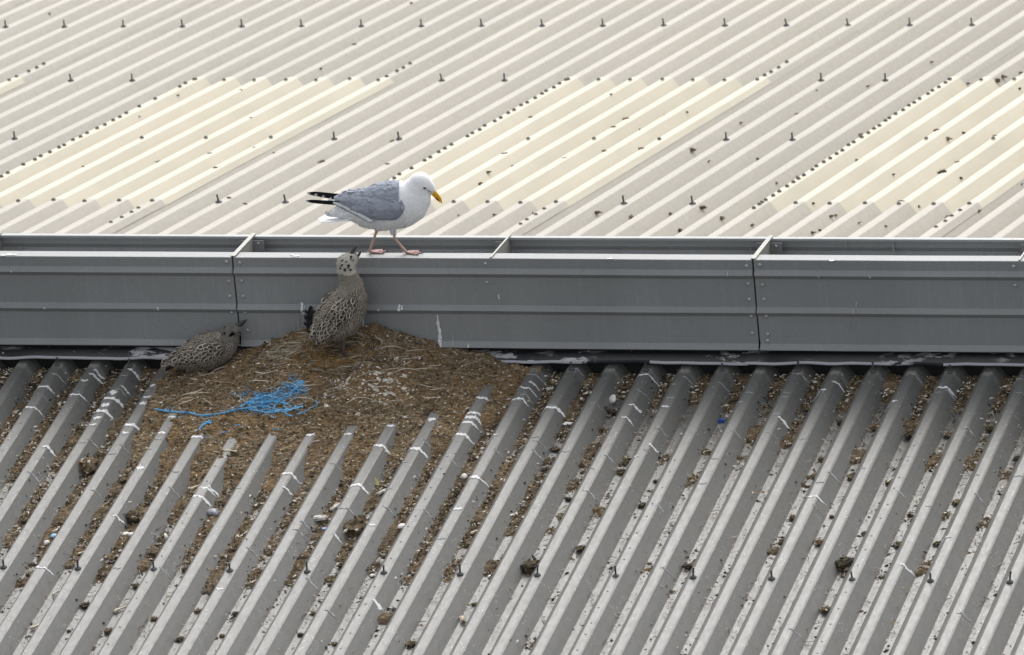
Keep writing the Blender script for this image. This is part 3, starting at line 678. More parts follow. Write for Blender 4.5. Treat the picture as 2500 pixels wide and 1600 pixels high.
clump(1300, 1378, 22, 'shaggy moss clump leaning on a screw at lower centre', 5)
clump(2068, 1372, 20, 'dark moss clump just above a screw at lower right', 7)
clump(262, 935, 14, 'little golden moss tuft at the rib tops near the left flashing', 2)
clump(1680, 1373, 11, 'near-black moss pellet above a screw right of centre', 6)
lst = [(zB, [(70, 615, 14), (120, 835, 16), (300, 845, 15), (140, 1105, 10), (500, 870, 18), (760, 745, 18), (560, 1030, 22), (525, 1110, 16), (780, 1010, 22), (430, 1265, 14), (550, 1395, 15), (780, 1330, 13), (690, 1165, 14), (910, 1435, 12), (940, 1080, 18), (1010, 960, 15), (1180, 980, 14), (1065, 1210, 11), (1200, 1320, 16), (1125, 1415, 10), (180, 430, 14), (90, 600, 12), (640, 640, 20), (660, 540, 18), (50, 970, 12), (160, 1050, 10), (1000, 1290, 10), (345, 1390, 8)]),
       (zC, [(840, 880, 17), (540, 960, 14), (600, 930, 14), (330, 975, 15), (265, 1080, 9), (100, 930, 15), (750, 1445, 14), (160, 1255, 11), (645, 1230, 9), (1135, 1200, 10), (1400, 690, 13), (1500, 540, 9), (1330, 360, 15), (1560, 390, 12), (1270, 500, 12), (985, 600, 16), (950, 690, 14), (1160, 680, 11), (400, 870, 10), (80, 1385, 9), (290, 1440, 11), (1780, 860, 14), (1660, 670, 12), (1700, 560, 10)]),
       (zD, [(85, 390, 16), (220, 520, 14), (70, 820, 15), (205, 945, 17), (370, 610, 16), (495, 360, 18), (680, 410, 20), (560, 640, 13), (435, 895, 12), (605, 955, 15), (810, 950, 13), (860, 400, 17), (905, 740, 17), (925, 280, 10), (1020, 475, 12), (1080, 370, 15), (1215, 530, 15), (240, 1290, 16), (330, 1110, 9), (315, 340, 11), (140, 270, 9), (20, 960, 8), (270, 810, 9), (670, 800, 10), (1110, 1220, 8), (190, 1430, 5), (800, 1440, 6), (990, 1448, 6), (860, 1308, 5)]),
       (zA, [(600, 560, 14), (850, 520, 18), (830, 610, 14), (770, 740, 12), (680, 900, 11), (580, 1080, 11), (555, 1130, 9), (915, 940, 11), (860, 1040, 10), (990, 1265, 14), (1260, 760, 13), (1290, 700, 10), (1200, 365, 14), (1490, 820, 12), (1560, 660, 13), (1400, 980, 15), (330, 1040, 10), (130, 980, 16), (180, 900, 15), (280, 640, 16), (430, 880, 10), (230, 1240, 8), (1300, 1200, 5), (1190, 1390, 7)])]
for zf, ps in lst:
    for (x, y, r) in ps: clump(*zf(x, y), r * random.uniform(.58, .85), flat=.8)

for val in sorted({c_[0] for c_ in CLUMPS}):
    row = sorted((c_ for c_ in CLUMPS if c_[0] == val), key=lambda c_: c_[1])
    where = ORD[1 - val - 1] + ' trough left of the heap' if val < 1 else (ORD[val - 1] + ' trough below the heap from the left' if val <= 9 else ORD[val - 10] + ' trough right of the heap')
    for k, c_ in enumerate(row):
        tag(c_[3], 'moss clump, %s from top in the %s' % (ORD[k], where) if len(row) > 1 else 'single brown moss clump in the ' + where)
# litter on the far slope
def hf(px, py):
    u, t_ = hit_far(px, py, -0.02); i = round((u - FO) / P); d = (u - FO) - i * P
    return u, t_
zE, zF, zG = Z((0, 0), .3766), Z((850, 0), .3766), Z((1600, 0), .3896)
fl = [(zE, [(1150, 660, 8), (2080, 470, 7), (1395, 1095, 10), (2085, 1050, 9), (1485, 1285, 6), (540, 1085, 7), (1030, 1048, 7), (1645, 962, 7), (1775, 992, 5), (900, 770, 6), (870, 1372, 5), (1560, 625, 5), (1360, 1000, 8), (1620, 765, 5), (320, 105, 5), (2295, 290, 5), (1590, 1325, 5)]),
      (zF, [(410, 40, 6), (1185, 765, 9), (905, 1155, 9), (850, 1200, 6), (1060, 1080, 7), (1010, 1000, 7), (1660, 985, 8), (1720, 830, 7), (1800, 775, 8), (2050, 745, 8), (1895, 840, 7), (2230, 1010, 9), (2195, 785, 6), (1900, 970, 8), (285, 915, 7), (335, 900, 6), (940, 1405, 8), (710, 1410, 6), (1610, 1400, 10), (1830, 1410, 11), (2085, 1390, 7), (2290, 1405, 10), (2150, 1495, 9), (1190, 1390, 5), (1705, 675, 5), (255, 1065, 6), (1400, 1030, 5)]),
      (zG, [(1730, 432, 8), (2180, 510, 12), (2140, 555, 11), (1955, 535, 7), (535, 790, 8), (225, 975, 8), (1280, 850, 10), (1255, 1005, 10), (2285, 455, 8), (885, 715, 6), (1925, 835, 8), (1830, 910, 10), (1895, 1020, 8), (1800, 1085, 10), (1910, 1150, 10), (1490, 1138, 7), (640, 995, 7), (335, 1060, 6), (295, 1355, 9), (415, 1420, 10), (150, 1445, 9), (90, 1345, 6), (600, 1430, 7), (1125, 1370, 9), (1095, 1405, 7), (1025, 1447, 9), (980, 1472, 9), (1270, 1440, 7), (1440, 1470, 7), (2025, 1370, 8), (1835, 1365, 8), (1540, 1270, 9), (985, 1310, 6), (885, 1108, 6), (2280, 600, 6), (1760, 820, 6), (2130, 855, 7), (1650, 1330, 6), (1330, 550, 6), (1010, 590, 5), (2295, 1165, 6), (760, 1195, 6)])]
for zf, ps in fl:
    for (x, y, r) in ps:
        px, py = zf(x, y); best = None
        for h in (0.0, -0.014, -0.028, -0.042, -DEP):     # first level where the sight line meets the metal
            u, t_ = hit_far(px, py, h)
            if prof(u, FO) >= h - 0.004: best = (u, t_, prof(u, FO)); break
        if best is None: u, t_ = hit_far(px, py, -DEP); best = (u, t_, prof(u, FO))
        u, t_, h = best; rm_ = r / 560 * random.uniform(.7, 1.0)
        o = put('moss_clump', random.choice(LM), M['clump'], loc=far(u, t_, h + rm_ * 0.22), rot=(-TH, 0, random.uniform(0, 6.3)), scale=(rm_ * random.uniform(.8, 1.5), rm_ * random.uniform(.6, 1.0), rm_ * random.uniform(.35, .6)))
        tag(o, None, 'moss', 'litter on the far roof'); SCRAPS.append(((u - FO) / P, t_, o))

zones = {}
for (i_, t_, o) in SCRAPS:
    col_ = int((i_ - 4) // 6); lit = col_ % 2 == 0 and tD < t_ < tB
    nm = {0: 'left', 2: 'middle', 4: 'right'}.get(col_, None)
    if lit and nm: z_ = 'on the %s rooflight' % nm
    elif t_ <= tD: z_ = 'on the pale roof strip nearest the vent'
    elif t_ >= tB: z_ = 'on the pale roof beyond the rooflights'
    else: z_ = {-1: 'on plain sheets left of the left rooflight', 1: 'on plain sheets between left and middle rooflights', 3: 'on plain sheets between middle and right rooflights'}.get(col_, 'on plain sheets at the edge of the picture')
    zones.setdefault(z_, []).append((i_ * P + 1.2 * t_, o))
for z_, l_ in zones.items():
    for k, (_, o) in enumerate(sorted(l_, key=lambda c_: c_[0])): tag(o, 'dry moss scrap, %s from the left %s' % (ORD[k], z_) if len(l_) > 1 else 'only dry moss scrap ' + z_)
# shells, bones, feathers
def shell_mesh(name, L=1.0):
    v, f = [], []; n, k_ = 9, 12
    for a in range(n + 1):
        t_ = a / n; wd = 0.42 * math.sin(math.pi * min(1, t_ ** 0.8)) ** 0.75 + 0.02
        for b_ in range(k_):
            q_ = 2 * math.pi * b_ / k_; hz = 0.26 * (math.sin(math.pi * t_ ** 0.8) ** 0.8) * (math.sin(q_) if math.sin(q_) > 0 else 0.15 * math.sin(q_))
            v.append(((t_ - .5) * L, wd * math.cos(q_) + 0.12 * t_ * t_, hz))
    for a in range(n):
        for b_ in range(k_): f.append((a * k_ + b_, a * k_ + (b_ + 1) % k_, (a + 1) * k_ + (b_ + 1) % k_, (a + 1) * k_ + b_))
    return mesh(name, v, f)
def bone_mesh(name, seed):
    rr = random.Random(seed); b = MB(); bend = rr.uniform(-.15, .15)
    pts = [(t_ - .5, bend * (1 - (2 * t_ - 1) ** 2), 0) for t_ in np.linspace(0, 1, 9)]
    b.tube(pts, [.03, .10, .085, .055, .05, .052, .08, .105, .04], 8); return b.mesh(name)
def egg_mesh(name):
    b = MB(); pr = []
    for k in range(9):
        t_ = k / 8; pr.append((0.40 * math.sin(math.pi * t_) * (1.06 - 0.22 * t_) + 0.001, t_ - .5))
    b.lathe(pr, 12); return b.mesh(name)
def tuft_mesh(name, seed):          # ragged feather or fibre tuft
    st = random.getstate(); random.seed(seed); b = MB()
    for _ in range(46):
        a = random.gauss(0, 0.16); dv = Vector((math.cos(a), math.sin(a), random.uniform(-.02, .12)))
        fibre(b, Vector((random.uniform(-.15, .15), random.gauss(0, .07), random.uniform(.02, .1))), dv, Vector((0, 0, 1)), random.uniform(.5, .95), random.uniform(.012, .03), 0, .35)
    random.setstate(st); return b.mesh(name)
def litter(name, me, mt, px, py, L, yaw, label, cat, lift=0.25, tilt=None, group=None, zs=1.0):
    u, s = hit_near(px, py, -0.02); z = prof(u)
    rt = Matrix.Rotation(TH, 3, 'X') @ Matrix.Rotation(yaw, 3, 'Z')
    if tilt is not None: rt = rt @ Matrix.Rotation(tilt, 3, 'X')
    m2 = me.copy() if me.materials and me.materials[0] != mt else me
    if m2 is not me: m2.materials.clear()
    o = put(name, m2, mt, loc=near(u, s, z + L * lift), rot=rt.to_euler(), scale=(L, L, L * zs), smooth=True); return tag(o, label, cat, group)
sh1, egg = shell_mesh('mussel_shell'), egg_mesh('pebble')
x, y = zB(1075, 790); litter('mussel_shell', sh1, M['shell'], x, y, 0.058, R(-50), 'speckled grey mussel shell resting on a rib below the heap', 'shell', .2)
x, y = zC(1072, 425); litter('pebble', egg, M['shell_w'], x, y, 0.036, R(20), 'smooth white egg-shaped pebble in a trough right of the heap', 'pebble', .3, R(80))
x, y = zB(635, 893); litter('white_shell', shell_mesh('white_shell'), M['shell_w'], x, y, 0.034, R(30), 'white half shell beside a dark moss clump at lower left', 'shell', .2)
x, y = zB(665, 915); litter('white_shell', shell_mesh('white_shell'), M['shell_w'], x, y, 0.028, R(120), 'small white shell lying against another in the same trough at lower left', 'shell', .2)
x, y = zB(235, 940); litter('white_shell', shell_mesh('white_shell'), M['shell_w'], x, y, 0.030, R(60), 'pointed white shell piece beside a pale blue scrap', 'shell', .3, R(40))
x, y = zB(272, 912); litter('blue_scrap', shell_mesh('blue_scrap'), M['rope2'], x, y, 0.030, R(10), 'pale blue shell scrap in a trough on the left', 'scrap', .2)
x, y = zB(840, 915); litter('white_shell', shell_mesh('white_shell'), M['shell_w'], x, y, 0.034, R(100), 'curved white shell fragment above a moss clump, lower left of centre', 'shell', .3, R(70))
x, y = zC(700, 750); litter('white_shell', shell_mesh('white_shell'), M['shell_w'], x, y, 0.038, R(60), 'pale lilac-white shell in a trough below the heap, right of the moss ball', 'shell', .2)
x, y = zC(515, 1015); litter('white_shell', shell_mesh('white_shell'), M['shell_w'], x, y, 0.024, R(0), 'tiny white shell next to a screw at lower centre', 'shell', .2)
x, y = zC(1228, 1020); litter('white_shell', shell_mesh('white_shell'), M['shell_w'], x, y, 0.022, R(0), 'tiny white shell alone in a clean trough at lower centre', 'shell', .2)
x, y = zA(1200, 290); litter('white_shell', shell_mesh('white_shell'), M['shell_w'], x, y, 0.050, R(-60), 'crescent white shell on the side of a rib near the flashing', 'shell', .2, R(50))
bn = [bone_mesh('bone', k) for k in range(3)]
for j, (zf, x, y, L, a, lab) in enumerate([(zB, 1005, 695, .060, 40, 'pale bone in a trough at the lower left edge of the heap'), (zB, 180, 1355, .075, 60, 'long pale bone at the lower left of the roof'), (zB, 620, 1275, .075, 40, 'thin pale bone lying aslant at lower left of centre'), (zB, 1175, 530, .055, -3, 'pale bone lying across a rib tip at the heap edge'), (zB, 415, 985, .055, 62, 'short pale bone above a screw on the left'), (zB, 285, 1190, .050, 55, 'white feather shaft in a clean trough at lower left'), (zB, 1238, 895, .050, 70, 'pale bone in a trough right of the mussel shell'), (zD, 700, 320, .040, 68, 'pale upright bone beside a moss clump at the right'), (zD, 1148, 655, .045, 75, 'white bone stub in a trough at the right edge'), (zD, 575, 645, .045, 60, 'pale bone in a trough right of centre'), (zC, 1145, 745, .062, 55, 'pinkish white bone in a trough at lower centre'), (zC, 755, 600, .050, 65, 'pale curved bone standing in a trough below the heap'), (zC, 420, 400, .030, 20, 'stubby pale bone at the lower edge of the heap')]):
    px, py = zf(x, y); litter('bone', bn[j % 3], M['bone'], px, py, L, R(a), lab, 'bone', .12)
tf = [tuft_mesh('feather_tuft', k) for k in range(2)]
for j, (zf, x, y, L, a, lab) in enumerate([(zC, 190, 690, .075, -5, 'frayed white fibre tuft lying across a rib below the heap'), (zC, 290, 610, .065, 65, 'frayed pale fibre tuft standing against the rib below the heap'), (zC, 1065, 1285, .055, -75, 'crumpled buff husk in a trough at lower centre'), (zC, 580, 530, .055, 40, 'grey feather scrap in a trough below the heap')]):
    px, py = zf(x, y); litter('feather_tuft', tf[j % 2], M['feather_p'] if j != 2 else M['bone'], px, py, L, R(a), lab, 'feather', .1, zs=1.4)
def flake(name, L, W, mt, px, py, yaw, label, cat):
    b = MB(); v, f = [], []; n = 7
    for k in range(n + 1):
        t_ = k / n; hw = W * math.sin(math.pi * (0.06 + 0.9 * t_)) ** .7
        for e in (-1, 0, 1):
            for zz in (0, 0.0012): v.append((L * (t_ - .5), e * hw, zz + 0.1 * L * (2 * t_ - 1) ** 2 - 0.05 * L * abs(e)))
    for k in range(n):
        for e in range(2):
            a = k * 6 + e * 2; f += [(a + 1, a + 3, a + 9, a + 7), (a, a + 6, a + 8, a + 2)]
        f += [(k * 6, k * 6 + 1, k * 6 + 7, k * 6 + 6), (k * 6 + 4, k * 6 + 10, k * 6 + 11, k * 6 + 5)]
    u, s = hit_near(px, py, -0.01); o = put(name, mesh(name, v, f), mt, loc=near(u, s, prof(u) + 0.004), rot=(TH, R(28) if u / P - round(u / P) > 0.1 else 0, yaw)); tag(o, label, cat)
x, y = zC(535, 455); flake('dry_leaf', .050, .012, M['leaf'], x, y, R(-50), 'olive dry leaf stuck on a rib below the heap', 'leaf')
x, y = zD(-280, 310); 
def chunk(px, py, L, label):
    b = MB(); b.box(-.5, .5, -.35, .35, 0, .5); u, s = hit_near(px, py, -0.03); me = b.mesh('plastic_chip')
    for q_ in me.vertices: q_.co += Vector((random.uniform(-.15, .15), random.uniform(-.1, .1), random.uniform(-.1, .1)))
    tag(put('plastic_chip', me, M['blue_plastic'], loc=near(u, s, prof(u)), rot=(TH, 0.1, .3), scale=(L,) * 3), label, 'plastic chip')
chunk(1759, 1017, .026, 'bright blue plastic chip in a trough right of the heap')
chunk(792, 1292, .018, 'small dark blue plastic chip beside the moss ball')
tag(put('dropping', lump_mesh('dropping', 31, 2, .3, 0, 1, .5), M['dropping'], loc=near(*hit_near(*zA(910, 480), -0.05), -0.045), scale=(.022, .014, .012)), 'white lime splash pooled in a trough right of the heap', 'dropping')
tag(put('dropping', lump_mesh('dropping', 32, 2, .3, 0, 1, .5), M['dropping'], loc=near(*hit_near(*zA(785, 248), -0.05), -0.045), scale=(.018, .014, .010)), 'white lime splash pooled near the flashing right of the heap', 'dropping')

def blade(b, root, tip, wdir, W, cols, thick=0.0012, curve=0.0, tipw=.25):
    """long flight feather: flat strip with thickness; cols(t) -> colour"""
    root, tip, wdir = Vector(root), Vector(tip), Vector(wdir).normalized(); ax = tip - root; up = ax.cross(wdir).normalized(); n = 12; v, c_ = [], []
    for k in range(n + 1):
        t_ = k / n; wd = W * .5 * min(1, .45 + 1.6 * t_) * (1 if t_ < .72 else max(tipw, math.cos((t_ - .72) / .28 * 1.25)))
        p = root + ax * t_ + up * (curve * math.sin(math.pi * t_))
        for e in (-1, 0, 1):
            for q_ in (-.5, .5): v.append(p + wdir * wd * e + up * (q_ * thick - abs(e) * .06 * W)); c_.append(cols(t_))
    f = []
    for k in range(n):
        a = k * 6
        f += [(a + 1, a + 3, a + 9, a + 7), (a + 3, a + 5, a + 11, a + 9), (a, a + 6, a + 8, a + 2), (a + 2, a + 8, a + 10, a + 4), (a, a + 1, a + 7, a + 6), (a + 4, a + 10, a + 11, a + 5)]
    f += [(0, 2, 3, 1), (2, 4, 5, 3), (n * 6, n * 6 + 1, n * 6 + 3, n * 6 + 2), (n * 6 + 2, n * 6 + 3, n * 6 + 5, n * 6 + 4)]
    b.add(v, f, 0, c_)
# dark feather stuck upright behind the standing chick
b = MB(); X = hit_y(752, 812, YF - .05)
blade(b, X, X + Vector((.018, .012, .105)), (1, 0, -.1), .022, lambda t_: (.02, .02, .022), .0014, .004, .3)
b.tube([X + Vector((-.002, 0, -.02)), X + Vector((.008, .005, .05)), X + Vector((.018, .012, .104))], [.0016, .0013, .0006], 5, 0, (.05, .045, .04))
for k in range(14): blade(b, X + Vector((.001 * k, .0006 * k, .012 + .005 * k)), X + Vector((.001 * k + random.choice((-1, 1)) * .016, .0006 * k - .004, .026 + .006 * k)), (0, .2, 1), .008, lambda t_: (.03, .03, .032), .001)
tag(b.build('feather', M['feather']), 'ragged black feather standing against the vent behind the upright chick', 'feather')
# ------------------------------------------------------------------ blue rope
rope = thing('rope', 'frayed bright blue rope tangle lying on the brown nest heap', 'rope', hit_heap(640, 990)[0])
zR = Z((340, 780), .3822)
def on_path(pts, n=40, jit=0.0, lift=0.003):
    out = []; P_ = [zR(*p) for p in pts]; seg = len(P_) - 1
    for k in range(n + 1):
        t_ = k / n * seg; i = min(seg - 1, int(t_)); fr = t_ - i
        p0, p1, p2, p3 = P_[max(0, i - 1)], P_[i], P_[i + 1], P_[min(seg, i + 2)]
        q_ = [0.5 * ((2 * p1[d]) + (-p0[d] + p2[d]) * fr + (2 * p0[d] - 5 * p1[d] + 4 * p2[d] - p3[d]) * fr ** 2 + (-p0[d] + 3 * p1[d] - 3 * p2[d] + p3[d]) * fr ** 3) for d in (0, 1)]
        X, n_ = hit_heap(q_[0] + random.gauss(0, jit), q_[1] + random.gauss(0, jit)); out.append(X + Vector((0, -ST, CT)) * (lift + random.uniform(0, .004) * (jit > 0)))
    return out
def smooth_pts(p, it=2):
    for _ in range(it): p = [p[0]] + [(p[k - 1] + p[k] * 2 + p[k + 1]) / 4 for k in range(1, len(p) - 1)] + [p[-1]]
    return p
main = [(95, 578), (160, 592), (250, 600), (330, 606), (400, 622), (480, 614), (560, 602), (620, 582), (700, 572), (790, 560), (860, 575), (930, 600)]
for j in range(4):
    pm_ = smooth_pts(on_path(main, 90, .7, .003)); pm_ = [p_ + Vector((0, -.6, .8)) * (.0026 * math.sin(k_ * .55 + j * 1.57)) + Vector((0, .5, .5)) * (.002 * math.cos(k_ * .55 + j * 1.57)) for k_, p_ in enumerate(pm_)]
    b = MB(); b.tube(pm_, [.0021 * (1 - .45 * k_ / 90) for k_ in range(91)], 5); b.build('cord', M['rope'] if j % 2 else M['rope2'], rope)
paths = [[(860, 570), (900, 520), (940, 490), (985, 460), (1010, 420), (1045, 405)], [(930, 510), (965, 495), (990, 455), (1030, 430), (1050, 410)], [(700, 560), (740, 520), (800, 500), (880, 480)], [(720, 545), (760, 500), (740, 480)], [(640, 565), (700, 540), (780, 540), (860, 530), (940, 540)], [(870, 590), (960, 590), (1000, 575), (1045, 560)], [(700, 580), (800, 600), (900, 595), (950, 580)], [(1010, 612), (1090, 585), (1130, 560), (1142, 540), (1130, 525)], [(950, 440), (1000, 430), (1045, 405)], [(390, 705), (410, 675), (465, 660)], [(395, 700), (430, 668), (460, 668)], [(980, 625), (930, 600), (1000, 570)]]
for p_ in paths:
    b = MB()
    for k_ in range(4 if p_[0] != (1010, 612) else 2): b.tube(smooth_pts(on_path(p_, 26, 2.6, .004)), random.uniform(.0007, .0014), 4, k_ % 2)
    b.build('cord', [M['rope'], M['rope2']], rope)
b = MB()
for _ in range(150):                # frayed threads of the tangle
    x, y = random.gauss(820, 75), random.gauss(528, 36)
    if random.random() < .25: x, y = random.gauss(1000, 28), random.gauss(440, 26)
    a = random.uniform(0, 6.28); p_ = [(x, y)]
    for k in range(4): a += random.gauss(0, .9); p_.append((p_[-1][0] + 24 * math.cos(a), p_[-1][1] + 13 * math.sin(a)))
    b.tube(smooth_pts(on_path(p_, 9, .6, random.uniform(.002, .013)), 1), random.uniform(.0006, .0011), 3, random.choice([0, 0, 1]))
for _ in range(60):
    x = random.uniform(150, 1040); y = lin([(95, 580), (400, 620), (600, 590), (860, 580), (1040, 560)], x) + random.gauss(0, 10); p_ = [(x + k * 12, y + random.gauss(0, 8)) for k in range(3)]
    b.tube(on_path(p_, 6, 0, .004), .0007, 3, random.choice([0, 1]))
tag(b.build('frayed_threads', [M['rope'], M['rope2']], rope), kind='stuff')
for (x, y, l_) in [(540, 727, 'second from the left'), (435, 760, 'leftmost'), (625, 680, 'third from the left'), (872, 707, 'rightmost')]:
    X, n_ = hit_heap(*zR(x, y)); b = MB(); b.tube([X + Vector((-.012, 0, .003)), X + Vector((0, -.002, .005)), X + Vector((.012, .003, .003))], .0018, 4)
    tag(b.build('rope_scrap', M['rope']), 'short blue twine scrap on the soil below the rope, ' + l_ + ' of four', 'rope', 'blue twine scraps')

# ------------------------------------------------------------------ birds
def organic(name, chains, voxel=0.0042, smooth=6):
    """chains of stations (x, y, z, rx_along, ry_side, rz_up, pitch) -> one continuous skin"""
    U_, V_ = 18, 11; T = [(0, 0, 1)] + [(math.sin(math.pi * a / V_) * math.cos(2 * math.pi * k / U_), math.sin(math.pi * a / V_) * math.sin(2 * math.pi * k / U_), math.cos(math.pi * a / V_)) for a in range(1, V_) for k in range(U_)] + [(0, 0, -1)]
    T = np.array(T); n0 = len(T); F0 = [(0, 1 + k, 1 + (k + 1) % U_) for k in range(U_)] + [(1 + a * U_ + k, 1 + (a + 1) * U_ + k, 1 + (a + 1) * U_ + (k + 1) % U_, 1 + a * U_ + (k + 1) % U_) for a in range(V_ - 2) for k in range(U_)] + [(1 + (V_ - 2) * U_ + k, n0 - 1, 1 + (V_ - 2) * U_ + (k + 1) % U_) for k in range(U_)]
    VV, FF = [], []
    for ch in chains:
        for A, B in zip(ch, ch[1:]) if len(ch) > 1 else [(ch[0], ch[0])]:
            d = math.dist(A[:3], B[:3]); n = max(1, int(d / 0.007))
            for k in range(n + 1):
                t_ = k / n; c_ = [a + (b_ - a) * t_ for a, b_ in zip(A, B)]; ca, sa = math.cos(c_[6]), math.sin(c_[6])
                X_ = T * np.array(c_[3:6]); Y_ = np.stack([X_[:, 0] * ca - X_[:, 2] * sa, X_[:, 1], X_[:, 0] * sa + X_[:, 2] * ca], 1) + np.array(c_[:3])
                FF += [tuple(q_ + n0 * len(VV) for q_ in f_) for f_ in F0]; VV.append(Y_)
    me = bpy.data.meshes.new(name); me.from_pydata(np.concatenate(VV).tolist(), [], FF); me.update()
    o = bpy.data.objects.new('tmp', me); COL.objects.link(o)
    r_ = o.modifiers.new('r', 'REMESH'); r_.mode = 'VOXEL'; r_.voxel_size = voxel
    s_ = o.modifiers.new('s', 'SMOOTH'); s_.iterations = smooth; s_.factor = 0.5
    dg = bpy.context.evaluated_depsgraph_get(); ev = o.evaluated_get(dg); out = bpy.data.meshes.new_from_object(ev); out.name = name
    bpy.data.objects.remove(o); bpy.data.meshes.remove(me)
    return out
def paint(me, fn):
    a = me.color_attributes.new('Col', 'FLOAT_COLOR', 'POINT')
    a.data.foreach_set('color', np.array([(*fn(v_.co, v_.normal), 1.0) for v_ in me.vertices], dtype=np.float32).ravel())
def feather(b, p, n_, d, L, W, cen, edge, lift=0.18, camber=0.18, inner=.5):
    d = (d - n_ * d.dot(n_)); 
    if d.length < 1e-6: return
    d.normalize(); s_ = n_.cross(d); v, c_ = [], []
    rows = [(0.0, .35), (.3, .85), (.62, 1.0), (.85, .78), (1.0, .28)]
    for (t_, wd) in rows:
        for e in (-1, -inner, 0, inner, 1):
            v.append(p + d * (L * t_) + s_ * (W * .5 * wd * e) + n_ * (L * lift * t_ - abs(e) ** 2 * camber * W * .5))
            ed = abs(e) > .9 or t_ > .95
            c_.append(edge if ed else cen)
    f = [(r * 5 + k, r * 5 + k + 1, r * 5 + k + 6, r * 5 + k + 5) for r in range(4) for k in range(4)]
    b.add(v, f, 0, c_)
def coat(b, me, sel, spacing, flow, size, cols, lift=0.18, seed=1):
    rr = random.Random(seed); idx = list(range(len(me.vertices))); rr.shuffle(idx); grid = {}
    for i in idx:
        p, n_ = me.vertices[i].co, me.vertices[i].normal
        if not sel(p, n_): continue
        sp = spacing(p) if callable(spacing) else spacing
        k = (int(p.x // sp), int(p.y // sp), int(p.z // sp)); ok = True
        for a in (-1, 0, 1):
            for c_ in (-1, 0, 1):
                for e in (-1, 0, 1):
                    for q_ in grid.get((k[0] + a, k[1] + c_, k[2] + e), ()):
                        if (q_ - p).length < sp: ok = False; break
                    if not ok: break
                if not ok: break
            if not ok: break
        if not ok: continue
        grid.setdefault(k, []).append(p.copy()); L, W = size(p); ce, ed = cols(p, rr)
        fd = flow(p) + Vector((rr.gauss(0, .12), rr.gauss(0, .12), rr.gauss(0, .12)))
        feather(b, p - n_ * 0.0008, n_, fd, L * rr.uniform(.85, 1.15), W * rr.uniform(.85, 1.15), ce, ed, lift * rr.uniform(.6, 1.3))
def fluff(b, me, sel, num, length, colfn, flow, seed=2, r=0.0006):
    rr = random.Random(seed); vs = [v_ for v_ in me.vertices if sel(v_.co, v_.normal)]
    for _ in range(num):
        v_ = rr.choice(vs); n_ = v_.normal; d = (n_ * rr.uniform(.45, 1.0) + flow(v_.co) * rr.uniform(.5, 1.0) + Vector((rr.gauss(0, .25), rr.gauss(0, .25), rr.gauss(0, .25)))).normalized()
        L = length * rr.uniform(.5, 1.25); s_ = d.cross(Vector((rr.gauss(0, 1), rr.gauss(0, 1), rr.gauss(0, 1)))).normalized() * r * rr.uniform(.7, 1.5); p = v_.co - n_ * .001
        c_ = colfn(v_.co, rr); b.add([p - s_, p + s_, p + d * L * .6 + s_ * .6, p + d * L, p + d * L * .6 - s_ * .6], [(0, 1, 2, 4), (4, 2, 3)], 0, c_)
def bill_mesh(name, base, fwd, up, L, h0, w0, hook, colfn, lower=False, droop=.1):
    """one mandible: loft along fwd, half round"""
    base, fwd, up = Vector(base), Vector(fwd).normalized(), Vector(up).normalized(); side = fwd.cross(up); n, k_ = 14, 12; v, f, c_ = [], [], []
    for a in range(n + 1):
        t_ = a / n; tp = (1 - t_ ** 2.6); hh = h0 * (0.16 + .84 * tp) * (1 + (.12 * math.exp(-((t_ - .72) / .13) ** 2))); ww = w0 * (.1 + .9 * (1 - t_) ** .75)
        off = -droop * L * max(0, t_ - .55) ** 2 * 3.2 * hook
        for k in range(k_):
            q_ = 2 * math.pi * k / k_; sv = math.sin(q_); sv = sv if sv > 0 else sv * .25
            if lower: sv = -sv
            v.append(base + fwd * (L * t_) + up * (hh * sv + off) + side * (ww * math.cos(q_))); c_.append(colfn(t_))
    for a in range(n):
        for k in range(k_): f.append((a * k_ + k, a * k_ + (k + 1) % k_, (a + 1) * k_ + (k + 1) % k_, (a + 1) * k_ + k))
    f += [tuple(range(k_))[::-1], tuple(n * k_ + k for k in range(k_))]
    return mesh(name, v, f, None, c_)
def eye_part(par, p, n_, r, iris, ring=None):
    b = MB(); n_ = Vector(n_).normalized(); a = n_.orthogonal().normalized(); c_ = n_.cross(a); v, cl = [], []; k_ = 14
    rows = [(1.0, 0.0, ring or iris), (.92, .25, ring or iris), (.78, .45, iris), (.5, .72, iris), (.46, .75, (.005, .005, .005)), (.2, .92, (.005, .005, .005)), (.02, .96, (.005, .005, .005))]
    for (rr, hh, col) in rows:
        for k in range(k_):
            q_ = 2 * math.pi * k / k_; v.append(Vector(p) + (a * math.cos(q_) + c_ * math.sin(q_)) * r * rr + n_ * (hh * r * .7)); cl.append(col)
    f = [(i * k_ + k, i * k_ + (k + 1) % k_, (i + 1) * k_ + (k + 1) % k_, (i + 1) * k_ + k) for i in range(6) for k in range(k_)] + [tuple(6 * k_ + k for k in range(k_))]
    b.add(v, f, 0, cl); return b.build('eye', M['eye'], par, local=True, smooth=True)
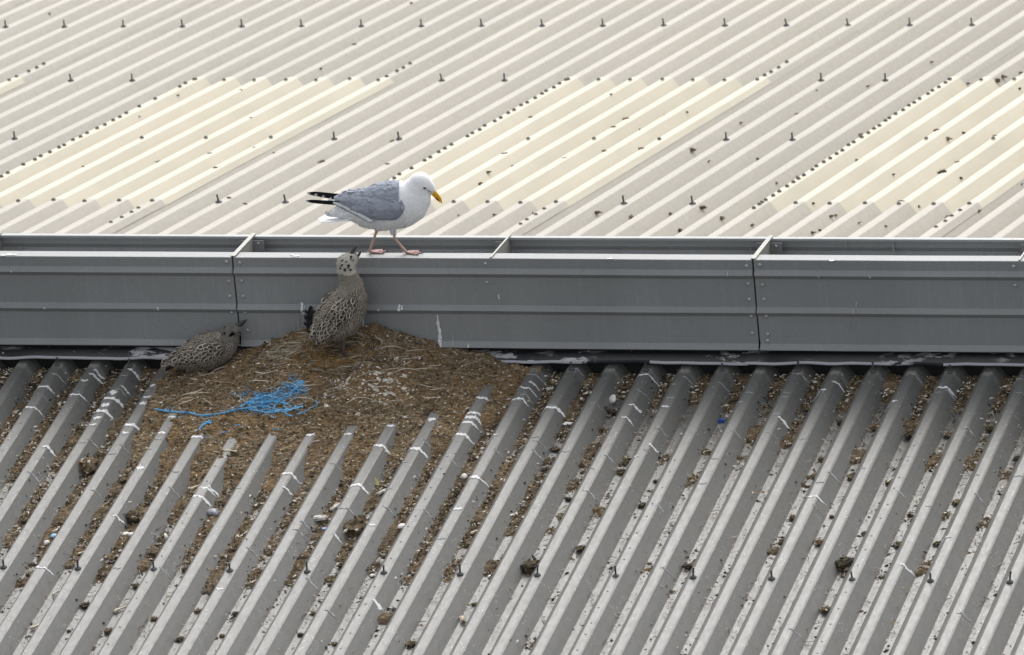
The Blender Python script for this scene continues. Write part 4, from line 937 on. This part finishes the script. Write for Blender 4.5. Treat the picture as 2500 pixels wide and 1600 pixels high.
def foot(b, heel, dirv, L, col, spread=0.42, claw=(0.03, .02, .02)):
    heel = Vector(heel); d = Vector(dirv).normalized(); s_ = Vector((0, 0, 1)).cross(d); tips = []
    for a, ll in ((-spread, .86), (0, 1.0), (spread, .86)):
        t_ = (d * math.cos(a) + s_ * math.sin(a)); tip = heel + t_ * L * ll; tips.append(tip)
        b.tube([heel + Vector((0, 0, .006)), heel + t_ * L * .45 * ll + Vector((0, 0, .0055)), tip + Vector((0, 0, .0035))], [.0048, .0042, .003], 6, 0, col)
        b.tube([tip + Vector((0, 0, .0035)), tip + t_ * .007 + Vector((0, 0, .004)), tip + t_ * .011 + Vector((0, 0, .0008))], [.0026, .0018, .0004], 5, 0, claw)
    dk = tuple(c_ * .9 for c_ in col)
    for A, B in ((tips[0], tips[1]), (tips[1], tips[2])):
        mid = (A + B) / 2 * .88 + heel * .12
        for zz in (.0022, .0038): b.add([heel + Vector((0, 0, zz + .001)), A + Vector((0, 0, zz)), mid + Vector((0, 0, zz)), B + Vector((0, 0, zz))], [(0, 1, 2, 3)] if zz > .003 else [(3, 2, 1, 0)], 0, dk)
    b.tube([heel + Vector((0, 0, .008)), heel - d * .012 + Vector((0, 0, .006))], [.0035, .0015], 5, 0, col)

WHITE, GREY = (0.88, 0.88, 0.88), (0.30, 0.32, 0.37)
# --- adult gull on the vent lip
gx, gy = 1.075, -0.088
gull = thing('gull', 'white adult gull with grey wings walking along the vent edge', 'gull', (gx, gy, VH), (0, 0, R(9)))
st = lambda x, z, rl, rs, ru, p=0.0, y=0.0: (x, y, z, rl, rs, ru, p)
body_ch = [[st(-.185, .172, .02, .018, .014), st(-.150, .182, .03, .034, .030), st(-.105, .190, .04, .050, .056, .1), st(-.055, .190, .05, .060, .082), st(0, .192, .055, .068, .097), st(.05, .196, .055, .069, .098), st(.085, .200, .055, .065, .094, .2), st(.118, .208, .054, .057, .080, .4), st(.140, .236, .044, .046, .068, .7), st(.152, .260, .042, .041, .054, .5), st(.158, .276, .045, .040, .047, .0)],
           [st(.158, .277, .046, .040, .047), st(.184, .263, .028, .027, .030, -.5), st(.200, .249, .015, .015, .017, -.7)]]
bm_ = organic('body', body_ch, .0040, 8)
def gsel(p): return -.125 < p.x < .080 - .25 * max(0, .24 - p.z) and p.z > .215 + .10 * (p.x - .02)
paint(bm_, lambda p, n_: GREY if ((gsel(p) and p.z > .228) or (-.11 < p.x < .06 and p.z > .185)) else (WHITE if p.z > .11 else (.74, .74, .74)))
gbody = put('body', bm_, M['feather'], gull, local=True, smooth=True)
b = MB(); coat(b, bm_, lambda p, n_: gsel(p) and n_.z > .05, .0115, lambda p: Vector((-1, 0, -.12)), lambda p: (.026, .017), lambda p, r_: ((GREY[0] * (k := r_.uniform(.92, 1.12)), GREY[1] * k, GREY[2] * k), tuple(c_ * 1.12 * k for c_ in GREY)), .10, 3)
b.build('mantle_feathers', M['feather'], gbody, local=True)
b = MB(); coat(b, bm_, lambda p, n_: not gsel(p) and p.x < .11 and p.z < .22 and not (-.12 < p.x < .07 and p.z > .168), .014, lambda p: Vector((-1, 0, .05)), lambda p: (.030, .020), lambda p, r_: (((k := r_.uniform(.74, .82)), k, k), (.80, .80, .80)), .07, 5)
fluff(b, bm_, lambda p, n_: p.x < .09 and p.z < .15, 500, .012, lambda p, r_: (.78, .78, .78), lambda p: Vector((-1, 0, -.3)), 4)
b.build('belly_feathers', M['feather'], gbody, local=True)
for sd_ in (-1, 1):
    wch = [[st(.084, .214, .018, .010, .018, 0, sd_ * .060), st(.072, .207, .028, .013, .032, 0, sd_ * .063), st(.050, .203, .04, .014, .046, 0, sd_ * .067), st(0, .208, .05, .014, .052, 0, sd_ * .066), st(-.055, .220, .05, .013, .045, .1, sd_ * .055), st(-.105, .231, .04, .011, .032, .1, sd_ * .042), st(-.145, .237, .03, .008, .017, .1, sd_ * .030), st(-.170, .238, .016, .005, .009, .1, sd_ * .022)]]
    wm = organic('wing', wch, .0036, 5)
    for v_ in wm.vertices: v_.co.y -= sd_ * (max(0, v_.co.z - .203) * .48 + max(0, v_.co.z - .235) * .3)
    wm.update(); paint(wm, lambda p, n_: GREY)
    wo_ = put('wing', wm, M['feather'], gull, local=True, smooth=True)
    b = MB()
    def wc(p, r_):
        k = r_.uniform(.86, 1.1); g = tuple(c_ * k for c_ in GREY)
        return g, tuple(c_ * 1.06 for c_ in g)
    coat(b, wm, lambda p, n_: n_.y * sd_ > -.25 and p.x > -.13, lambda p: .010 if p.x > .0 else .013, lambda p: Vector((-1, 0, .20 - .5 * max(0, p.x - .02) * 10)), lambda p: (.024, .015) if p.x > 0 else (.036, .019), wc, .05, 11)
    for k in range(14):             # secondaries and tertials, narrow white tips along the lower rear edge
        t_ = k / 13; rt_ = Vector((.010 - .085 * t_, sd_ * (.074 - .016 * t_), .176 + .040 * t_)); tp_ = Vector((-.050 - .140 * t_, sd_ * (.070 - .040 * t_), .157 + .073 * t_ ** .9))
        blade(b, rt_, tp_, (0.35, 0, 1), .024, lambda q_: GREY, .0014, 0, .55)
    for k in range(16):             # white trailing crescent
        t_ = k / 15; p_ = Vector((-.040 - .150 * t_, sd_ * (.0725 - .041 * t_), .1545 + .074 * t_ ** .9)); feather(b, p_ + Vector((.012, 0, .002)), Vector((0, sd_, -.15)).normalized(), Vector((-1, 0, .35)), .026, .012, (.86, .86, .87), (.88, .88, .88), .0, .05)
    b.build('coverts', M['feather'], wo_, local=True)
    b = MB(); BL = (.012, .012, .013)
    zt = .246 if sd_ > 0 else .243
    for k in range(5):
        t_ = k / 4; tip = Vector((-.290 + .030 * k, sd_ * (.020 - .004 * k) * (1.0 if sd_ > 0 else 1.4), zt + (.008 - .007 * k) + (.0 if sd_ > 0 else -.012)))
        rt_ = Vector((-.115, sd_ * (.036 + .002 * k), .222 + .002 * k))
        blade(b, rt_, tip, (.1, sd_ * .45, 1), .019 - .001 * k, (lambda q_: (.80, .80, .80) if q_ > .985 else BL), .0014, .002 * sd_, .14)
    b.build('primary_feathers', M['feather'], wo_, local=True)
b = MB()
for k in range(11):
    a = (k - 5) / 5; blade(b, (-.090, a * .024, .160), (-.252 + .014 * abs(a), a * .056, .152 - .006 * a), (0, 1, .10 * a), .028, lambda q_: (.88, .88, .89), .0018, .006, .7)
b.build('tail', M['feather'], gull, local=True)
YEL, RED = (.78, .42, .015), (.45, .03, .01)
fw_ = Vector((.60, 0, -.80)); upv = Vector((.80, 0, .60))
hb = put('bill', bill_mesh('bill', (.200, 0, .246), fw_, upv, .064, .0135, .0095, 1.0, lambda t_: YEL if t_ < .92 else (.70, .50, .12)), M['keratin'], gull, local=True, smooth=True)
put('lower_mandible', bill_mesh('lower_mandible', (.197, 0, .2445), fw_, upv, .058, .0085, .0085, .8, lambda t_: RED if .55 < t_ < .82 else YEL, lower=True), M['keratin'], hb, local=True, smooth=True)
for sd_ in (-1, 1):
    r_ = BVHTree.FromPolygons([v_.co for v_ in bm_.vertices], [p.vertices for p in bm_.polygons]).ray_cast(Vector((.179, sd_ * .2, .270)), Vector((0, -sd_, 0)))
    eye_part(gull, r_[0] + r_[1] * .0004, r_[1], .0060, (.26, .20, .07), (.05, .03, .02))
    b = MB(); e_ = r_[0] + r_[1] * .0012
    b.tube([e_ + Vector((-.008, 0, .0062)), e_ + Vector((.000, 0, .0050)), e_ + Vector((.009, 0, .0008))], [.0012, .0026, .0012], 6, 0, (.72, .72, .72)); b.build('brow', M['feather'], gull, local=True, smooth=True)
    b = MB(); b.tube([e_ + Vector((.004, 0, -.006)), e_ + Vector((.014, -sd_ * .004, -.014)), Vector((.202, sd_ * .0085, .2415))], [.0006, .0013, .0012], 5, 0, (.10, .09, .07)); b.build('gape_line', M['keratin'], gull, local=True)
PINK = (.50, .33, .275)
for nm, hip, hock, ank, fdir, sd_ in (('near', (.036, -.024, .118), (.042, -.020, .066), (.078, -.012, .010), (1, -.10, 0), -1), ('far', (-.030, .024, .118), (-.032, .022, .088), (-.066, .014, .010), (1, .10, 0), 1)):
    b = MB(); hip, hock, ank = Vector(hip), Vector(hock), Vector(ank)
    b.tube([hip, hip.lerp(hock, .5), hock.lerp(hip, .12), hock, hock.lerp(ank, .12), hock.lerp(ank, .6), ank, ank + Vector((.004, 0, -.004))], [.010, .0065, .0056, .0072, .0052, .0044, .0056, .004], 8, 0, PINK)
    foot(b, (ank.x, ank.y, 0), fdir, .062, (.50, .30, .275))
    b.build('leg', M['keratin'], gull, local=True, smooth=True)
    tb = MB()
    for k in range(60):
        q_ = hip.lerp(hock, random.uniform(-.1, .45)); a = random.uniform(0, 6.28); o_ = Vector((math.cos(a), math.sin(a), 0)) * .011
        tb.tube([q_ + o_, q_ + o_ * .9 + (hock - hip) * .35], [.0024, .0004], 4, 0, (.76, .76, .76))
    tb.build('thigh_feathers', M['feather'], gull, local=True)

# --- chicks
DK, MID, PALE = (.070, .055, .042), (.155, .130, .100), (.66, .605, .52)
def chick_cols(p, r_):
    g = 1 + .55 * n3(p.x * 22, p.y * 22, p.z * 22); k = r_.uniform(.5, 1.5) * g; kk = r_.uniform(.7, 1.2) * (.7 + .3 * g); return tuple(c_ * k for c_ in DK), tuple(c_ * kk for c_ in PALE)
HT = [1.0]
def shade(c_, k): return tuple(x_ * k for x_ in c_)
def build_chick(root, body_ch, head_c, wings, tail, bills, eyes, legs, flow, spots, neckz, lowf, seed):
    me = organic('body', body_ch, .0042, 6)
    hc = Vector(head_c)
    if spots and spots[0][0] == 'px':       # dark spots on the side of the crown that shows
        mw = Matrix.LocRotScale(root.location, root.rotation_euler, (1, 1, 1)); inv = mw.inverted(); bv0 = BVHTree.FromPolygons([v_.co for v_ in me.vertices], [p.vertices for p in me.polygons])
        sp_ = []
        for (_, dx, dy, r_) in spots:
            tgt = mw @ hc + RT * (dx * .000309) - UP * (dy * .000309); o_ = inv @ CAM; hit = bv0.ray_cast(o_, (inv @ tgt - o_).normalized(), 200)
            if hit[0] is not None: sp_.append((hit[0], r_))
        spots = sp_
    def pc(p, n_):
        if (p - hc).length < .050:
            for (q_, r_) in spots:
                if (p - Vector(q_)).length < r_: return (.012, .011, .010)
            return (.52 * HT[0], .48 * HT[0], .42 * HT[0])
        return (.25, .22, .18)
    paint(me, pc); bo = put('body', me, M['feather'], root, local=True, smooth=True)
    isf = lambda p, n_: not neckz(p)
    b = MB(); coat(b, me, isf, lambda p: .0064 if p.x > .02 else .0074, lambda p: flow, lambda p: (.017, .0086) if p.x > .02 else (.019, .0100), chick_cols, .10, seed)
    fluff(b, me, isf, 4200, .009, lambda p, r_: shade((.52, .46, .38), r_.choice((.14, .3, .55, 1.0))), lambda p: flow, seed + 9, .0006); b.build('body_feathers', M['feather'], bo, local=True)
    b = MB()
    def hcol(p, r_):
        for (q_, rr) in spots:
            if (p - Vector(q_)).length < rr * 1.05: return (.012, .011, .010)
        k = r_.uniform(.5, 1.15) * HT[0]; return (.68 * k, .64 * k, .57 * k) if (p - hc).length < .05 else (.45 * k, .41 * k, .35 * k)
    fluff(b, me, lambda p, n_: neckz(p), 3600, .009, hcol, lambda p: flow, seed + 1, .0008)
    fluff(b, me, lambda p, n_: lowf(p), 900, .014, lambda p, r_: shade((.36, .32, .26), r_.uniform(.5, 1.1)), lambda p: flow, seed + 2, .0008)
    b.build('down', M['feather'], bo, local=True)
    for (ch, fl) in wings:
        wm = organic('wing', [ch], .0036, 4); paint(wm, lambda p, n_: (.16, .135, .105)); wo_ = put('wing', wm, M['feather'], root, local=True, smooth=True)
        b = MB(); coat(b, wm, lambda p, n_: True, .0128, lambda p: fl, lambda p: (.029, .0185), chick_cols, .15, seed + 5)
        fluff(b, wm, lambda p, n_: True, 700, .008, lambda p, r_: shade((.55, .49, .41), r_.choice((.14, .3, .6, 1.0))), lambda p: fl, seed + 6, .0006)
        b.build('coverts', M['feather'], wo_, local=True)
    b = MB()
    for (a, c_, w_, W) in tail: blade(b, a, c_, w_, W, lambda t_: (.42, .38, .32) if t_ > .94 else (.018, .016, .014), .0014)
    b.build('tail', M['feather'], root, local=True)
    par = None
    for (nm, base, fd, upd, L, h0, w0, low) in bills:
        par_ = par or root
        o = put(nm, bill_mesh(nm, base, fd, upd, L, h0, w0, .25, lambda t_: (.035, .033, .034) if t_ < .9 else (.10, .09, .08), low), M['keratin'], par_, local=True, smooth=True)
        if par is None: par = o
    bv = BVHTree.FromPolygons([v_.co for v_ in me.vertices], [p.vertices for p in me.polygons])
    for (p, d) in eyes:
        r_ = bv.ray_cast(Vector(p), Vector(d).normalized())
        if r_[0] is not None: eye_part(root, r_[0] + r_[1] * .0006, r_[1], .0058, (.02, .016, .012))
    for (pts, fd) in legs:
        b = MB(); b.tube(pts, [.011, .0062, .0066, .0048, .0055], 8, 0, (.095, .078, .066)); foot(b, (pts[-1][0], pts[-1][1], pts[-1][2] - .008), fd, .050, (.095, .078, .066), claw=(.02, .02, .02)); b.build('leg', M['keratin'], root, local=True, smooth=True)
    return me
# standing chick with its bill raised
c1 = hit_heap(838, 862)[0]; c1 = Vector((c1.x, min(c1.y, -.265), c1.z))
A1 = R(28)
chick1 = thing('gull_chick', 'speckled chick standing in the nest cup, stretching its open bill up to the gull', 'gull chick', c1, (0, 0, A1), group='gull chicks')
k1 = 1.0
ch = [[st(-.062, .100, .030, .024, .022, 1.0), st(-.044, .116, .05, .047, .044, .95), st(-.018, .140, .06, .060, .060, .9), st(.014, .170, .065, .066, .068, .9), st(.045, .205, .06, .060, .062, 1.0), st(.066, .240, .05, .050, .052, 1.15), st(.068, .275, .040, .038, .038, 1.35), st(.058, .305, .034, .033, .033, 1.5), st(.052, .332, .034, .033, .033, 1.4), st(.055, .355, .035, .033, .036, 1.0)],
      [st(-.010, .108, .052, .056, .050), st(.030, .130, .060, .062, .058), st(.058, .175, .058, .060, .058), st(.074, .215, .05, .054, .05)],
      [st(.056, .357, .036, .033, .036, .9), st(.076, .373, .025, .022, .025, .8), st(.086, .381, .016, .015, .019, .8)]]
fl1 = Vector((-.62, 0, -.78))
spots1 = [('px', a, c_, r_) for a, c_, r_ in [(-60, 25, .0046), (25, 30, .0058), (-20, 80, .0060), (-80, 65, .0050), (50, 85, .0048), (50, -50, .0040), (-5, -20, .0045), (-52, -35, .004), (82, -38, .004), (18, 55, .003)]]
w1 = []
for sd_ in (-1, 1):
    w1.append(([st(.040, .215, .03, .012, .034, .9, sd_ * .064), st(.005, .188, .04, .014, .044, .9, sd_ * .071), st(-.026, .152, .045, .013, .042, .95, sd_ * .063), st(-.058, .114, .035, .010, .030, 1.0, sd_ * .048), st(-.080, .090, .018, .006, .013, 1.0, sd_ * .030)], Vector((-.62, 0, -.78))))
tl = [((-.050, a * .012, .102), (-.092, a * .030, .052), (0, 1, 0), .018) for a in (-1, -.5, 0, .5, 1)]
bd = Vector((.55, 0, .83)).normalized(); bu = Vector((-.83, 0, .55))
bills1 = [('bill', (.080, 0, .390), Vector((.62, 0, .78)), Vector((-.78, 0, .62)), .042, .012, .011, False), ('lower_mandible', (.092, 0, .372), Vector((.66, 0, .75)), Vector((-.75, 0, .66)), .036, .010, .010, True)]
legs1 = [([(.010, y_, .129), (.018, y_, .076), (.014, y_, .068), (.008, y_, .026), (.006, y_, .008)], (1, 0, 0)) for y_ in (-.022, .024)]
for q__ in (0,):
    RZ = .010
    up_ = lambda c_: (c_[0], c_[1], c_[2] + RZ, *c_[3:])
    ch = [[up_(a) for a in c_] for c_ in ch]; w1 = [([up_(a) for a in c_], f_) for c_, f_ in w1]; tl = [(up_(a), up_(c_), w_, W_) for a, c_, w_, W_ in tl]
    bills1 = [(b_[0], up_(b_[1]), *b_[2:]) for b_ in bills1]; pass
build_chick(chick1, ch, (.056, 0, .357 + RZ), w1, tl, bills1, [((.072, -.2, .396), (0, 1, 0)), ((.072, .2, .396), (0, -1, 0))], legs1, fl1, spots1, lambda p: p.z > .272 + .1 * (p.x - .06), lambda p: p.z < .130 and p.x > -.05, 21)
# resting chick
HT[0] = .52
c2 = hit_heap(505, 908)[0]; 
chick2 = thing('gull_chick', 'speckled chick crouching at the left edge of the nest heap, dark bill pointing right', 'gull chick', c2 + Vector((0, .03, .0)), (0, R(-8), R(14)), group='gull chicks')
ch = [[st(-.120, .058, .03, .022, .016, .15), st(-.090, .062, .04, .042, .034, .2), st(-.045, .070, .05, .060, .056, .2), st(.005, .076, .055, .068, .066, .15), st(.055, .080, .05, .066, .064, .1), st(.088, .088, .04, .052, .054, .2), st(.102, .100, .034, .040, .038, .5), st(.108, .116, .032, .032, .030, .5), st(.112, .130, .032, .029, .027, .3)],
      [st(.112, .131, .034, .029, .027, .25), st(.136, .137, .022, .020, .018, .25), st(.148, .141, .013, .013, .0125, .25)]]
fl2 = Vector((-1, 0, -.15))
spots2 = [((.098, -.024, .136), .0055), ((.088, -.020, .130), .005), ((.128, -.022, .128), .0075), ((.120, -.027, .127), .0065), ((.084, -.008, .140), .005), ((.104, -.006, .158), .0045)]
w2 = []
for sd_ in (-1, 1):
    w2.append(([st(.060, .094, .03, .013, .030, .2, sd_ * .060), st(.015, .096, .045, .015, .036, .2, sd_ * .064), st(-.035, .088, .045, .013, .032, .25, sd_ * .056), st(-.085, .078, .04, .010, .022, .2, sd_ * .040), st(-.135, .068, .022, .006, .010, .2, sd_ * .022), st(-.150, .065, .012, .005, .006, .2, sd_ * .018)], Vector((-1, 0, -.25))))
tl = [((-.105, a * .012, .048), (-.170, a * .026, .036), (0, 1, 0), .018) for a in (-1, -.5, 0, .5, 1)]
bills2 = [('bill', (.142, 0, .142), Vector((.90, 0, .43)), Vector((-.43, 0, .90)), .058, .0120, .0095, False), ('lower_mandible', (.141, 0, .141), Vector((.90, 0, .43)), Vector((-.43, 0, .90)), .053, .0085, .0090, True)]
legs2 = [([(.000, y_, .040), (-.010, y_, .018), (-.006, y_, .014), (.012, y_, .012), (.020, y_, .010)], (1, 0, 0)) for y_ in (-.035, .035)]
build_chick(chick2, ch, (.112, 0, .131), w2, tl, bills2, [((.126, -.2, .136), (0, 1, 0)), ((.126, .2, .136), (0, -1, 0))], legs2, fl2, spots2, lambda p: p.x > .08 and p.z > .104, lambda p: p.z < .022, 51)
